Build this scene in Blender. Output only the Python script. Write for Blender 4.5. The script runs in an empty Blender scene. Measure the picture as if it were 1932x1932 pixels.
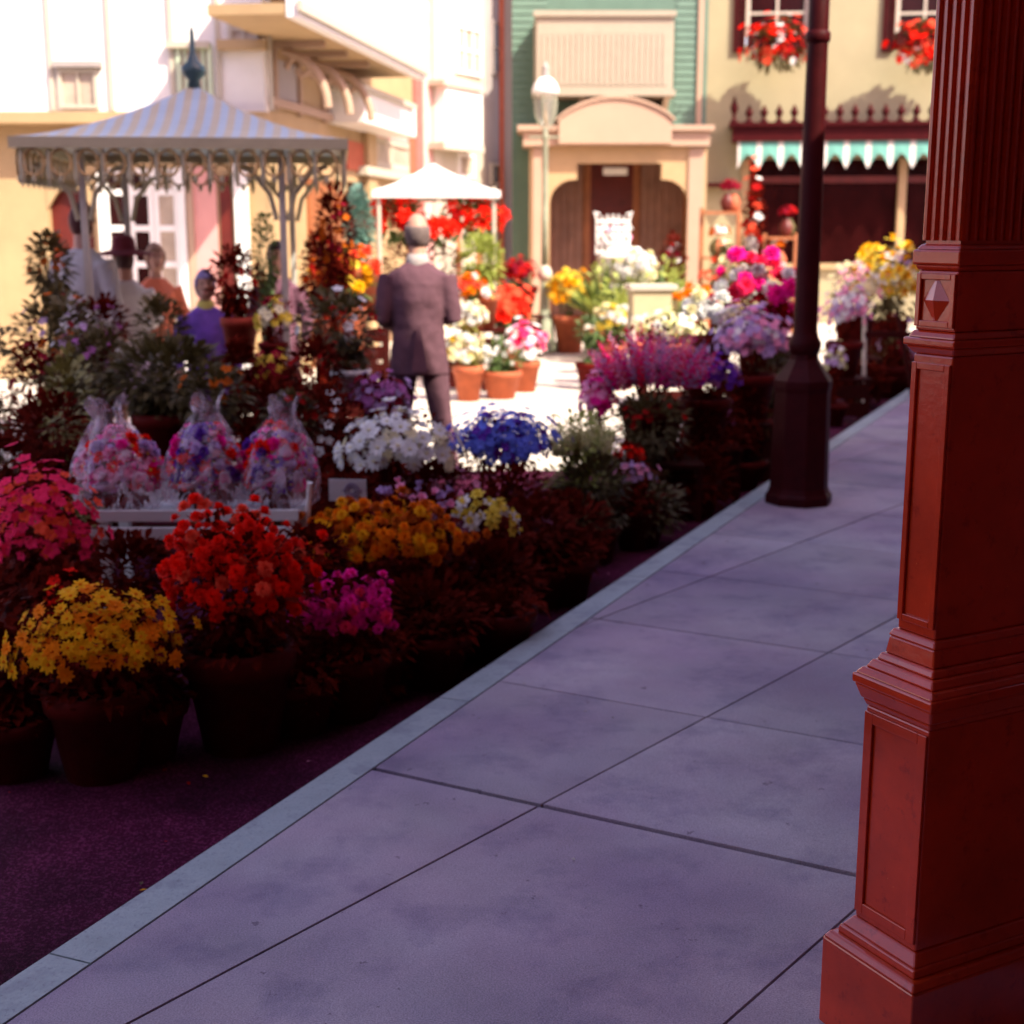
import bpy, math, random
from mathutils import Vector, Matrix, noise
R = math.radians
random.seed(7)
sc = bpy.context.scene
# ------------------------------------------------------------------ camera
TILT = R(11.65); FPX = 2600.0; CPX = 966.0; EYE = 1.6
cam = bpy.data.cameras.new("camera"); camo = bpy.data.objects.new("camera", cam)
sc.collection.objects.link(camo); sc.camera = camo
cam.sensor_width = 36; cam.lens = FPX / 1932 * 36
camo.location = (0, 0, EYE); camo.rotation_euler = (R(90) - TILT, 0, 0)
cam.clip_start = 0.05; cam.clip_end = 500
cam.dof.use_dof = True; cam.dof.focus_distance = 2.7; cam.dof.aperture_fstop = 4.0
# ------------------------------------------------------------------ light
SUN_EL = R(47); sd = Vector((0.75, -0.66)).normalized()
sundir = Vector((sd.x * math.cos(SUN_EL), sd.y * math.cos(SUN_EL), math.sin(SUN_EL)))
w = bpy.data.worlds.new("World"); sc.world = w; w.use_nodes = True
nt = w.node_tree; bg = nt.nodes["Background"]
sky = nt.nodes.new("ShaderNodeTexSky"); sky.sky_type = 'NISHITA'; sky.sun_disc = False
sky.sun_elevation = SUN_EL; sky.sun_rotation = math.atan2(sundir.x, sundir.y)
sky.dust_density = 2.0
tint = nt.nodes.new("ShaderNodeMix"); tint.data_type = 'RGBA'; tint.blend_type = 'MULTIPLY'
tint.inputs[0].default_value = 1; tint.inputs[7].default_value = (1.06, 0.74, 0.76, 1)
nt.links.new(sky.outputs[0], tint.inputs[6]); nt.links.new(tint.outputs[2], bg.inputs[0])
bg.inputs[1].default_value = 0.12
sl = bpy.data.lights.new("sun", 'SUN'); sl.energy = 2.6; sl.angle = R(0.5); sl.color = (1, 0.93, 0.76)
so = bpy.data.objects.new("sun", sl); sc.collection.objects.link(so)
so.rotation_euler = sundir.to_track_quat('Z', 'Y').to_euler()
sc.view_settings.view_transform = 'Standard'; sc.view_settings.look = 'None'
sc.view_settings.exposure = 2.12; sc.view_settings.gamma = 1
sc.cycles.max_bounces = 6; sc.cycles.transparent_max_bounces = 12
# ------------------------------------------------------------------ helpers
def ray(u, v):
    x = (u - CPX) / FPX; y = (CPX - v) / FPX
    return Vector((x, math.cos(TILT) + y * math.sin(TILT), -math.sin(TILT) + y * math.cos(TILT)))
def at(u, v, Y):
    d = ray(u, v); t = Y / d.y
    return Vector((d.x * t, Y, EYE + d.z * t))
def ppm(Y, z=0.5):                      # picture units per metre at a depth
    return FPX / (Y * math.cos(TILT) + (EYE - z) * math.sin(TILT))
GZ = -0.13
def srgb(r, g, b):
    f = lambda c: (c / 255) / 12.92 if c <= 10 else (((c / 255) + .055) / 1.055) ** 2.4
    return (f(r), f(g), f(b))
MATS = {}
def mat(name, col, rough=0.7, var=0.25, scale=6.0, bump=0.0, bscale=40.0, metal=0.0, spec=0.4, trans=0.0, coat=0.0):
    if name in MATS: return MATS[name]
    m = bpy.data.materials.new(name); m.use_nodes = True; n = m.node_tree; p = n.nodes["Principled BSDF"]
    tc = n.nodes.new("ShaderNodeTexCoord"); no = n.nodes.new("ShaderNodeTexNoise")
    no.inputs["Scale"].default_value = scale; no.inputs["Detail"].default_value = 6; no.inputs["Roughness"].default_value = .65
    n.links.new(tc.outputs["Object"], no.inputs["Vector"])
    mr = n.nodes.new("ShaderNodeMapRange"); mr.inputs[1].default_value = .3; mr.inputs[2].default_value = .7
    n.links.new(no.outputs["Fac"], mr.inputs[0])
    mx = n.nodes.new("ShaderNodeMix"); mx.data_type = 'RGBA'
    mx.inputs[6].default_value = tuple(c * (1 - var) for c in col) + (1,)
    mx.inputs[7].default_value = tuple(min(1, c * (1 + var * .6)) for c in col) + (1,)
    n.links.new(mr.outputs[0], mx.inputs[0]); n.links.new(mx.outputs[2], p.inputs["Base Color"])
    p.inputs["Roughness"].default_value = rough; p.inputs["Metallic"].default_value = metal
    p.inputs["Specular IOR Level"].default_value = spec
    if coat: p.inputs["Coat Weight"].default_value = coat; p.inputs["Coat Roughness"].default_value = .15
    if bump:
        n2 = n.nodes.new("ShaderNodeTexNoise"); n2.inputs["Scale"].default_value = bscale; n2.inputs["Detail"].default_value = 4
        n.links.new(tc.outputs["Object"], n2.inputs["Vector"])
        bp = n.nodes.new("ShaderNodeBump"); bp.inputs["Strength"].default_value = bump; bp.inputs["Distance"].default_value = .01
        n.links.new(n2.outputs["Fac"], bp.inputs["Height"]); n.links.new(bp.outputs[0], p.inputs["Normal"])
    if trans:
        tr = n.nodes.new("ShaderNodeBsdfTranslucent"); n.links.new(mx.outputs[2], tr.inputs[0])
        ms = n.nodes.new("ShaderNodeMixShader"); ms.inputs[0].default_value = trans
        out = n.nodes["Material Output"]
        n.links.new(p.outputs[0], ms.inputs[1]); n.links.new(tr.outputs[0], ms.inputs[2]); n.links.new(ms.outputs[0], out.inputs[0])
    MATS[name] = m
    return m
class MB:
    def __init__(s): s.v = []; s.f = []; s.m = []; s.smooth = False
    def add(s, vs, fs, mi=0):
        b = len(s.v); s.v += [tuple(p) for p in vs]
        for f in fs: s.f.append(tuple(i + b for i in f)); s.m.append(mi)
    def box(s, x0, x1, y0, y1, z0, z1, mi=0, M=None):
        vs = [Vector(p) for p in ((x0,y0,z0),(x1,y0,z0),(x1,y1,z0),(x0,y1,z0),(x0,y0,z1),(x1,y0,z1),(x1,y1,z1),(x0,y1,z1))]
        if M: vs = [M @ p for p in vs]
        s.add(vs, [(0,3,2,1),(4,5,6,7),(0,1,5,4),(1,2,6,5),(2,3,7,6),(3,0,4,7)], mi); return s
    def frustum(s, cx, cy, z0, z1, a0, b0, a1, b1, mi=0, ang=0):
        c, q = math.cos(ang), math.sin(ang); vs = []
        for z, a, b in ((z0,a0,b0),(z1,a1,b1)):
            for sx, sy in ((-1,-1),(1,-1),(1,1),(-1,1)):
                x, y = sx*a, sy*b; vs.append((cx+x*c-y*q, cy+x*q+y*c, z))
        s.add(vs, [(0,3,2,1),(4,5,6,7),(0,1,5,4),(1,2,6,5),(2,3,7,6),(3,0,4,7)], mi); return s
    def lathe(s, prof, cx=0, cy=0, cz=0, n=20, mi=0, cap=True, wob=0):
        b = []; vs = []
        for r, z in prof:
            for k in range(n):
                a = 2*math.pi*k/n; rr = r*(1+wob*noise.noise(Vector((math.cos(a)*2, math.sin(a)*2, z*9+cx))))
                vs.append((cx+rr*math.cos(a), cy+rr*math.sin(a), cz+z))
        fs = []
        for j in range(len(prof)-1):
            for k in range(n):
                fs.append((j*n+k, j*n+(k+1)%n, (j+1)*n+(k+1)%n, (j+1)*n+k))
        if cap: fs.append(tuple(range(n-1,-1,-1))); fs.append(tuple((len(prof)-1)*n+k for k in range(n)))
        s.add(vs, fs, mi); return s
    def tube(s, pts, rad, n=8, mi=0, flat=1.0):
        pts = [Vector(p) for p in pts]
        if not isinstance(rad, (list, tuple)): rad = [rad]*len(pts)
        vs = []; ref = Vector((0.3,1,0.1)).normalized()
        for i, p in enumerate(pts):
            d = (pts[min(i+1,len(pts)-1)]-pts[max(i-1,0)]).normalized()
            r_ = ref if abs(d.dot(ref)) < .95 else Vector((1,0,0))
            a = d.cross(r_).normalized(); b = d.cross(a).normalized()
            rr = rad[i]; ra, rb = (rr if isinstance(rr, tuple) else (rr, rr*flat))
            for k in range(n):
                t = 2*math.pi*k/n; vs.append(p+a*ra*math.cos(t)+b*rb*math.sin(t))
        fs = [(j*n+k, j*n+(k+1)%n, (j+1)*n+(k+1)%n, (j+1)*n+k) for j in range(len(pts)-1) for k in range(n)]
        fs += [tuple(range(n-1,-1,-1)), tuple((len(pts)-1)*n+k for k in range(n))]
        s.add(vs, fs, mi); return s
    def ball(s, c, rx, ry, rz, n=12, mi=0, M=None):
        vs = []; fs = []; h = n//2
        for j in range(1, h):
            t = math.pi*j/h
            for k in range(n):
                a = 2*math.pi*k/n; p = Vector((rx*math.sin(t)*math.cos(a), ry*math.sin(t)*math.sin(a), rz*math.cos(t)))
                if M: p = M @ p
                vs.append(Vector(c)+p)
        top = Vector((0,0,rz)); bot = Vector((0,0,-rz))
        if M: top = M@top; bot = M@bot
        vs += [Vector(c)+top, Vector(c)+bot]; T = len(vs)-2
        for j in range(h-2):
            for k in range(n): fs.append((j*n+k, (j+1)*n+k, (j+1)*n+(k+1)%n, j*n+(k+1)%n))
        for k in range(n): fs.append((T, k, (k+1)%n)); fs.append((T+1, (h-2)*n+(k+1)%n, (h-2)*n+k))
        s.add(vs, fs, mi); return s
    def prism(s, poly, y0, y1, mi=0):          # poly in local x,z; extruded in y
        n = len(poly); vs = [(x, y0, z) for x, z in poly]+[(x, y1, z) for x, z in poly]
        fs = [tuple(range(n)), tuple(range(2*n-1, n-1, -1))]+[(k, k+n, (k+1)%n+n, (k+1)%n) for k in range(n)]
        s.add(vs, fs, mi); return s
    def build(s, name, mats, parent=None, loc=(0,0,0), smooth=False, bevel=0):
        me = bpy.data.meshes.new(name); me.from_pydata(s.v, [], s.f)
        if not isinstance(mats, (list, tuple)): mats = [mats]
        for m in mats: me.materials.append(m)
        for p, mi in zip(me.polygons, s.m): p.material_index = mi; p.use_smooth = smooth
        me.update()
        o = bpy.data.objects.new(name, me); sc.collection.objects.link(o); o.location = loc
        if parent: o.parent = parent
        if bevel:
            b = o.modifiers.new("bevel", 'BEVEL'); b.width = bevel; b.segments = 2; b.limit_method = 'ANGLE'; b.angle_limit = R(40)
        return o
def tag(o, label=None, cat=None, group=None, kind=None):
    if label: o["label"] = label
    if cat: o["category"] = cat
    if group: o["group"] = group
    if kind: o["kind"] = kind
    return o
def empty(name, loc, rz=0, label=None, cat=None, group=None):
    o = bpy.data.objects.new(name, None); sc.collection.objects.link(o)
    o.location = loc; o.rotation_euler = (0, 0, rz); o.empty_display_size = .1
    return tag(o, label, cat, group)
# ------------------------------------------------------------------ materials
M_street = mat("street asphalt", (.058,.004,.023), .9, .45, 3, .6, 180, spec=.08)
M_plaza = mat("plaza paving", (.62,.55,.46), .8, .12, 1.2, .2, 60)
M_walk = mat("sidewalk concrete", (.385,.35,.375), .75, .22, 1.6, .25, 120)
M_bed = mat("joint dirt", (.07,.02,.045), .9, .3, 8)
M_kerb = mat("kerb stone", (.36,.43,.42), .7, .2, 5, .3, 90)
M_redpaint = mat("red porch paint", (.60,.042,.006), .20, .30, 4, .08, 45, coat=.6)
M_black = mat("maroon black iron paint", (.045,.004,.005), .5, .3, 12, .15, 80, spec=.08)
M_white = mat("white paint", (.78,.76,.72), .5, .06, 4)
M_terra = mat("terracotta", (.42,.10,.04), .75, .25, 10, .2, 60)
M_shadepot = mat("shade toned clay", (.085,.003,.002), .7, .35, 7, .2, 40, spec=.1)  # clay with the shade among the pots put into its colour
M_soil = mat("soil", (.02,.003,.002), .9, .3, 30, spec=.02)
M_shadeleaf = mat("shade toned leaf", (.115,.008,.003), .8, .6, 14, trans=.1, spec=.03)  # leaf colour of the shaded planting, shade painted in as maroon
M_leaf = mat("green leaf", (.085,.14,.035), .55, .4, 12, trans=.25)
M_oliveleaf = mat("olive brown leaf", (.10,.075,.02), .6, .45, 12, trans=.2)
M_limeleaf = mat("lime green leaf", (.36,.42,.09), .55, .3, 12, trans=.3)
M_blueleaf = mat("blue green conifer leaf", (.16,.30,.24), .6, .3, 12, trans=.2)
M_stand = mat("shade toned wood", (.040,.003,.002), .7, .4, 5, .2, 30, spec=.1)  # wood darkened in its colour to stand in for shade under the display
M_iron = mat("grey iron", (.45,.46,.42), .4, .15, 8, metal=.3)
def petal(name, c, tr=.3): return mat("petal "+name, c, .7, .24, 16, trans=tr, spec=.08)
P = dict(yellow=petal("golden", (.90,.44,.008)), orange=petal("orange", (.90,.24,.004)), dorange=petal("deep orange", (.55,.11,.004)),
    red=petal("scarlet", (.90,.010,.002)), dred=petal("deep red", (.35,.004,.004)), magenta=petal("magenta", (.90,.015,.32)),
    hot=petal("hot pink", (.95,.03,.13)), pink=petal("pink", (.92,.36,.55)), lilac=petal("lilac", (.52,.36,.62)),
    mauve=petal("mauve", (.42,.14,.38)), violet=petal("violet", (.14,.03,.36)), blue=petal("blue", (.16,.22,.75)),
    white=petal("white", (.82,.82,.78)), cream=petal("cream", (.86,.80,.50)), lemon=petal("lemon", (.85,.66,.08)),
    lime=petal("lime", (.62,.62,.28)), maroon=petal("maroon", (.22,.005,.02)), coral=petal("coral", (.90,.09,.04)),
    eye=petal("brown eye", (.10,.03,.005), 0))
# ------------------------------------------------------------------ setting
MB().box(-120,120,-120,120,GZ-.3,GZ).build("ground", M_street)["kind"] = "structure"
KD = Vector((.4147,.910)); KN = Vector((.910,-.4147)); K0 = Vector((-1.06,2.85))     # kerb direction, normal to the walk, a point
def K(s, off): p = K0+KD*s+KN*off; return (p.x, p.y)
def kx(Y): return K0.x+.4557*(Y-K0.y)
mb = MB(); a = K(7.2,-1.2); b = K(60,-1.2); c = K(60,-60)
mb.add([(p_[0],p_[1],GZ+.004) for p_ in (a, b, c, (-60,a[1]+9), (-60,a[1]-2.0))], [(0,1,2,3,4)]); mb.build("plaza", M_plaza)["kind"] = "structure"
# kerb stone, rounded nose, in lengths
mb = MB(); L = 1.9
for i in range(-5, 22):
    s0, s1 = i*L+.003, (i+1)*L-.003
    sec = [(0,GZ-.05),(0,-.03),(.006,-.012),(.02,-.002),(.135,.001),(.135,GZ-.05)]
    vs = [(*K(s0,o), z) for o, z in sec]+[(*K(s1,o), z) for o, z in sec]; n = len(sec)
    mb.add(vs, [tuple(range(n)), tuple(range(2*n-1,n-1,-1))]+[(k,k+n,(k+1)%n+n,(k+1)%n) for k in range(n)])
mb.build("kerb", M_kerb)["kind"] = "structure"
mb = MB(); mb.add([(*K(-10,.13),-.035),(*K(45,.13),-.035),(*K(45,5),-.035),(*K(-10,5),-.035)], [(0,3,2,1)])
mb.build("sidewalk_bed", M_bed)["kind"] = "structure"
def clip(poly, p, n, keep=1):
    out = []
    for i in range(len(poly)):
        a, b = poly[i], poly[(i+1)%len(poly)]; da = (a-p).dot(n)*keep; db = (b-p).dot(n)*keep
        if da >= 0: out.append(a)
        if (da >= 0) != (db >= 0): out.append(a+(b-a)*(da/(da-db)))
    return out
h = R(38.5); LD = Vector((math.sin(h), math.cos(h))); LN = Vector((LD.y,-LD.x)); L0 = Vector((.643,4.36))
g = R(28.5); CD = Vector((math.cos(g),-math.sin(g))); CN = Vector((math.sin(g), math.cos(g))); C0 = Vector((-.418,3.92))
mb = MB(); kin = K0+KN*.141
for i in range(-9, 40):
    for j in range(-40, 12):
        if i == -2: continue
        w0 = .011 if i == 0 else .004; w1 = .011 if i == -1 else .004
        c0, c1 = (i-(i == -1))*.9+w0, (i+1)*.9-w1; l0, l1 = j*.96+.004, (j+1)*.96-.004
        big = [C0+CN*c0-CD*60, C0+CN*c0+CD*60, C0+CN*c1+CD*60, C0+CN*c1-CD*60]
        q = clip(clip(big, L0+LN*l0, LN), L0+LN*l1, LN, -1)
        if len(q) < 3: continue
        q = clip(q, kin, KN); q = clip(q, K0+KN*4.6, KN, -1) if q else q
        if len(q) < 3: continue
        ar = sum(q[k].x*q[(k+1)%len(q)].y-q[(k+1)%len(q)].x*q[k].y for k in range(len(q)))
        if abs(ar) < .002: continue
        if ar < 0: q = q[::-1]
        z = random.uniform(-.001,.001); n = len(q)
        mb.add([(p.x,p.y,z) for p in q]+[(p.x,p.y,-.034) for p in q], [tuple(range(n))]+[(k,k+n,(k+1)%n+n,(k+1)%n) for k in range(n)])
mb.build("sidewalk", M_walk)["kind"] = "structure"
# concrete: large soft stains
n = M_walk.node_tree; p = n.nodes["Principled BSDF"]; lk = p.inputs["Base Color"].links[0].from_socket
st = n.nodes.new("ShaderNodeTexNoise"); st.inputs["Scale"].default_value = .9; st.inputs["Detail"].default_value = 3
geo = n.nodes.new("ShaderNodeNewGeometry"); n.links.new(geo.outputs["Position"], st.inputs["Vector"])
rr = n.nodes.new("ShaderNodeMapRange"); rr.inputs[1].default_value = .42; rr.inputs[2].default_value = .62
n.links.new(st.outputs[0], rr.inputs[0]); mx = n.nodes.new("ShaderNodeMix"); mx.data_type = 'RGBA'; mx.blend_type = 'MULTIPLY'
mx.inputs[7].default_value = (.74,.68,.82,1); n.links.new(rr.outputs[0], mx.inputs[0]); n.links.new(lk, mx.inputs[6])
sp = n.nodes.new("ShaderNodeTexNoise"); sp.inputs["Scale"].default_value = 260; sp.inputs["Detail"].default_value = 2
n.links.new(geo.outputs["Position"], sp.inputs["Vector"])
r2 = n.nodes.new("ShaderNodeMapRange"); r2.inputs[1].default_value = .3; r2.inputs[2].default_value = .7; r2.inputs[3].default_value = .72; r2.inputs[4].default_value = 1.25
n.links.new(sp.outputs[0], r2.inputs[0]); m2 = n.nodes.new("ShaderNodeMix"); m2.data_type = 'RGBA'; m2.blend_type = 'MULTIPLY'; m2.inputs[0].default_value = 1
n.links.new(mx.outputs[2], m2.inputs[6]); n.links.new(r2.outputs[0], m2.inputs[7]); 
def multn(src, scale, lo, hi, col, detail=4, kind="noise"):
    t = n.nodes.new("ShaderNodeTexNoise"); t.inputs["Scale"].default_value = scale; t.inputs["Detail"].default_value = detail; t.inputs["Roughness"].default_value = .7
    n.links.new(geo.outputs["Position"], t.inputs["Vector"]); q = n.nodes.new("ShaderNodeMapRange"); q.inputs[1].default_value = lo; q.inputs[2].default_value = hi
    n.links.new(t.outputs[0], q.inputs[0]); m = n.nodes.new("ShaderNodeMix"); m.data_type = 'RGBA'; m.blend_type = 'MULTIPLY'; m.inputs[7].default_value = col+(1,)
    n.links.new(q.outputs[0], m.inputs[0]); n.links.new(src, m.inputs[6]); return m.outputs[2]
c_ = multn(m2.outputs[2], .55, .40, .62, (1.05,.90,.98)); c_ = multn(c_, 3.1, .50, .66, (.72,.72,.80)); c_ = multn(c_, 14, .66, .70, (.5,.45,.5)); c_ = multn(c_, 38, .70, .74, (.45,.4,.45))
n.links.new(c_, p.inputs["Base Color"])
# each slab its own tone
isl = n.nodes.new("ShaderNodeMapRange"); isl.inputs[3].default_value = .88; isl.inputs[4].default_value = 1.08
n.links.new(geo.outputs["Random Per Island"], isl.inputs[0]); m5 = n.nodes.new("ShaderNodeMix"); m5.data_type = 'RGBA'; m5.blend_type = 'MULTIPLY'; m5.inputs[0].default_value = 1
n.links.new(c_, m5.inputs[6]); n.links.new(isl.outputs[0], m5.inputs[7]); n.links.new(m5.outputs[2], p.inputs["Base Color"])
n = M_street.node_tree; p = n.nodes["Principled BSDF"]; lk = p.inputs["Base Color"].links[0].from_socket
geo = n.nodes.new("ShaderNodeNewGeometry")
c_ = multn(lk, 120, .52, .60, (2.6,6,3.2), 2); c_ = multn(c_, 1.3, .42, .6, (.55,.5,.55)); n.links.new(c_, p.inputs["Base Color"])
n = M_kerb.node_tree; p = n.nodes["Principled BSDF"]; lk = p.inputs["Base Color"].links[0].from_socket
geo = n.nodes.new("ShaderNodeNewGeometry")
c_ = multn(lk, 5, .48, .62, (.70,.68,.72)); c_ = multn(c_, 70, .55, .7, (.7,.65,.7)); n.links.new(c_, p.inputs["Base Color"])
n = M_redpaint.node_tree; p = n.nodes["Principled BSDF"]; lk = p.inputs["Base Color"].links[0].from_socket
geo = n.nodes.new("ShaderNodeNewGeometry")
c_ = multn(lk, 26, .58, .70, (.72,.6,.6)); c_ = multn(c_, 110, .70, .73, (1.3,4.5,6)); n.links.new(c_, p.inputs["Base Color"])  # darker mottled wear, then fine orange specks painted in as glints
# ------------------------------------------------------------------ buildings
class Fac:
    """A facade line: local x along it (left to right), local y into the building, z up."""
    def __init__(s, name, u0, Y0, u1, Y1, label, cat="building"):
        a = at(u0, 430, Y0); b = at(u1, 430, Y1); s.a = Vector((a.x,a.y)); d = Vector((b.x,b.y))-s.a
        s.len = d.length; s.d = d.normalized(); s.n = Vector((-s.d.y, s.d.x)); s.ang = math.atan2(s.d.y, s.d.x)
        s.root = empty(name, (s.a.x, s.a.y, GZ), s.ang, label, cat)
    def px(s, u, v, off=0):
        r = ray(u, v); o = s.a+s.n*off; t = o.dot(s.n)/Vector((r.x,r.y)).dot(s.n)
        p = Vector((r.x,r.y))*t; return ((p-s.a).dot(s.d), EYE+r.z*t-GZ)
    def rect(s, u0, v0, u1, v1, off=0):
        um, vm = (u0+u1)/2, (v0+v1)/2
        return (s.px(u0,vm,off)[0], s.px(u1,vm,off)[0], s.px(um,v1,off)[1], s.px(um,v0,off)[1])
    def box(s, name, m, u0, v0, u1, v1, off=0, th=.1, parent=None, bevel=0, ground=False):
        x0, x1, z0, z1 = s.rect(u0, v0, u1, v1, off)
        if ground: z0 = 0
        return MB().box(x0, x1, off, off+th, z0, z1).build(name, m, parent or s.root, bevel=bevel)
    def window(s, mf, mg, u0, v0, u1, v1, off=0, nx=2, nz=2, fw=.06, ground=False, name="window"):
        x0, x1, z0, z1 = s.rect(u0, v0, u1, v1, off)
        if ground: z0 = .02
        fr = MB(); fr.box(x0, x0+fw, off-.05, off+.0, z0, z1).box(x1-fw, x1, off-.05, off, z0, z1)
        fr.box(x0+fw, x1-fw, off-.05, off, z0, z0+fw).box(x0+fw, x1-fw, off-.05, off, z1-fw, z1)
        for k in range(1, nx): x = x0+(x1-x0)*k/nx; fr.box(x-fw*.3, x+fw*.3, off-.04, off-.004, z0+fw, z1-fw)
        for k in range(1, nz): z = z0+(z1-z0)*k/nz; fr.box(x0+fw, x1-fw, off-.042, off-.002, z-fw*.3, z+fw*.3)
        f = fr.build(name, mf, s.root)
        MB().box(x0+fw*.5, x1-fw*.5, off-.014, off-.008, z0+fw*.5, z1-fw*.5).build("pane", mg, f)
        return f
    def wall(s, m, x0, x1, z0, z1, th=.3, off=0, name="wall", holes=()):
        """wall with rectangular openings (x0,x1,z0,z1)"""
        xs = sorted({x0, x1, *[h[0] for h in holes], *[h[1] for h in holes]}); mb = MB()
        for a, b in zip(xs, xs[1:]):
            if b-a < 1e-5: continue
            hs = sorted([h for h in holes if h[0] <= a+1e-6 and h[1] >= b-1e-6], key=lambda h: h[2]); z = z0
            for h in hs:
                if h[2] > z+1e-5: mb.box(a, b, off, off+th, z, h[2])
                z = h[3]
            if z1 > z: mb.box(a, b, off, off+th, z, z1)
        return mb.build(name, m, s.root)
M_glass = mat("dark window glass", (.022,.003,.003), .2, .4, 3, spec=.15)
M_palegl = mat("pale curtained glass", (.42,.34,.26), .3, .3, 3)
M_cream = mat("cream stucco", (.34,.30,.175), .85, .08, 2, .2, 50)
M_peach = mat("peach paint", (.385,.265,.185), .7, .06, 2)
M_teal = mat("sea green siding", (.095,.17,.125), .65, .12, 3)
M_tan = mat("ochre paint", (.40,.275,.14), .7, .12, 2)
M_brick = mat("brick red paint", (.42,.10,.05), .75, .15, 6)
M_pinkw = mat("rose pink paint", (.62,.30,.27), .7, .08, 3)
M_ivory = mat("ivory paint", (.47,.42,.33), .6, .05, 3)
M_grey = mat("mauve grey paint", (.33,.29,.27), .7, .1, 3)
M_drkwd = mat("oxblood wood", (.11,.010,.005), .5, .35, 4)
M_brown = mat("chestnut panelling", (.30,.10,.035), .6, .3, 3)
M_roofg = mat("grey roofing", (.12,.10,.10), .8, .2, 4)
def siding(f, m, x0, x1, z0, z1, step=.13, off=0, name="siding"):
    mb = MB(); z = z0
    while z < z1-.02:
        t = min(z+step, z1); mb.add([(x0,off-.022,z),(x1,off-.022,z),(x1,off-.003,t),(x0,off-.003,t),(x0,off,z),(x1,off,z)], [(0,1,2,3),(0,4,5,1)]); z += step
    return mb.build(name, m, f.root)

# -- left white building with French doors
F = Fac("white_building", -160, 16, 515, 16, "white two storey building with french doors behind the striped flower stall")
doors = F.rect(196, 318, 345, 600); doors = (doors[0], doors[1], .02, doors[3])
arch = F.rect(95, 335, 180, 600); arch = (arch[0], arch[1], 0, arch[3])
dr2 = F.rect(470, 330, 520, 600); dr2 = (dr2[0]+.02, F.len-.05, 0, dr2[3])
zf = F.px(250, 215)[1]; xl = 0
F.wall(M_tan, 0, F.len, 0, zf, .3, holes=(doors, arch, dr2))
F.wall(M_white, 0, F.len, zf, 7.5, .3, off=-.25, name="upper_wall")
MB().box(-.03, F.len+.03, -.36, .05, zf-.12, zf-.002).build("string_course", M_tan, F.root)
F.box("doorway", M_drkwd, 95, 335, 180, 600, .12, .1, ground=True)
mb = MB(); ax0, ax1 = arch[0], arch[1]; az = arch[3]
mb.prism([(ax0,az-.02),(ax0,az-.35)]+[(ax0+(ax1-ax0)*k/10, az-.35+.27*math.sin(math.pi*k/10)) for k in range(1,10)]+[(ax1,az-.35),(ax1,az-.02)], -.012, .06)
mb.build("arch_head", M_tan, F.root)
ed = [F.px(u_, 400)[0] for u_ in (196, 243, 290, 338)]
for k in range(3):
    x0, x1 = ed[k]+.004, ed[k+1]-.004
    mb = MB(); fw = .055; mb.box(x0,x0+fw,.0,.06,doors[2],doors[3]).box(x1-fw,x1,.0,.06,doors[2],doors[3])
    zs = [doors[2]+.0]+[F.px(260, v_)[1] for v_ in (572, 505, 437, 369)]+[doors[3]-fw]
    for j, z in enumerate(zs): mb.box(x0+fw,x1-fw,.002,.058,z,z+(.07 if j else .35))
    dd = mb.build("french_door", M_white, F.root)
    MB().box(x0+.04,x1-.04,.02,.03,doors[2]+.04,doors[3]-.04).build("pane", M_glass if k < 2 else M_palegl, dd)
MB().ball((ed[1]+.03, -.02, 1.0), .025,.025,.025, 8).build("handle", M_iron, dd)
F.box("door_surround", M_white, 338, 316, 352, 600, -.06, .058, ground=True)
F.box("door_surround", M_white, 188, 316, 196, 600, -.06, .058, ground=True)
F.box("pilaster", M_peach, 354, 290, 366, 600, -.06, .058, ground=True)
F.box("pilaster", M_white, 443, 300, 468, 520, -.08, .078, ground=True)
F.box("pink_panel", M_pinkw, 368, 315, 412, 600, -.02, .018, ground=True)
F.box("shop_interior", M_drkwd, 418, 330, 440, 600, -.03, .028, ground=True)
MB().box(dr2[0],dr2[1],.12,.2,0,dr2[3]).build("doorway", M_drkwd, F.root)
# window high on the left, shutters, lantern-like trim
F.window(M_ivory, M_palegl, 112, 130, 186, 205, -.25, 2, 1, .04)
F.window(mat("pale green shutter", (.50,.60,.42), .6, .1), M_palegl, 335, 84, 402, 200, -.252, 4, 1, .05, name="shuttered_window")
MB().box(F.px(326,90)[0], F.px(406,90)[0], -.36, -.252, F.px(360,92,-.25)[1], F.px(360,80,-.25)[1]).build("window_hood", M_ivory, F.root)
for uu in (92, 205, 322, 410, 508): F.box("corner_board", M_ivory, uu-4, -40, uu+4, 208, -.29, .038)
x0,x1,z0,z1 = F.rect(414, 70, 505, 96, -.25); MB().box(x0,x1,-.40,-.252,z0,z0+.10).build("window_ledge", M_tan, F.root)
F.window(M_ivory, M_palegl, 430, 20, 488, 92, -.25, 2, 2, .05)
x0,x1,z0,z1 = F.rect(104, 122, 194, 128, -.25); MB().box(x0,x1,-.36,-.252,z0,z1+.03).build("window_hood", M_grey, F.root)
MB().box(-.1, F.len+.1, -.45, .4, 7.5, 7.7).build("cornice", M_ivory, F.root)

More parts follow.
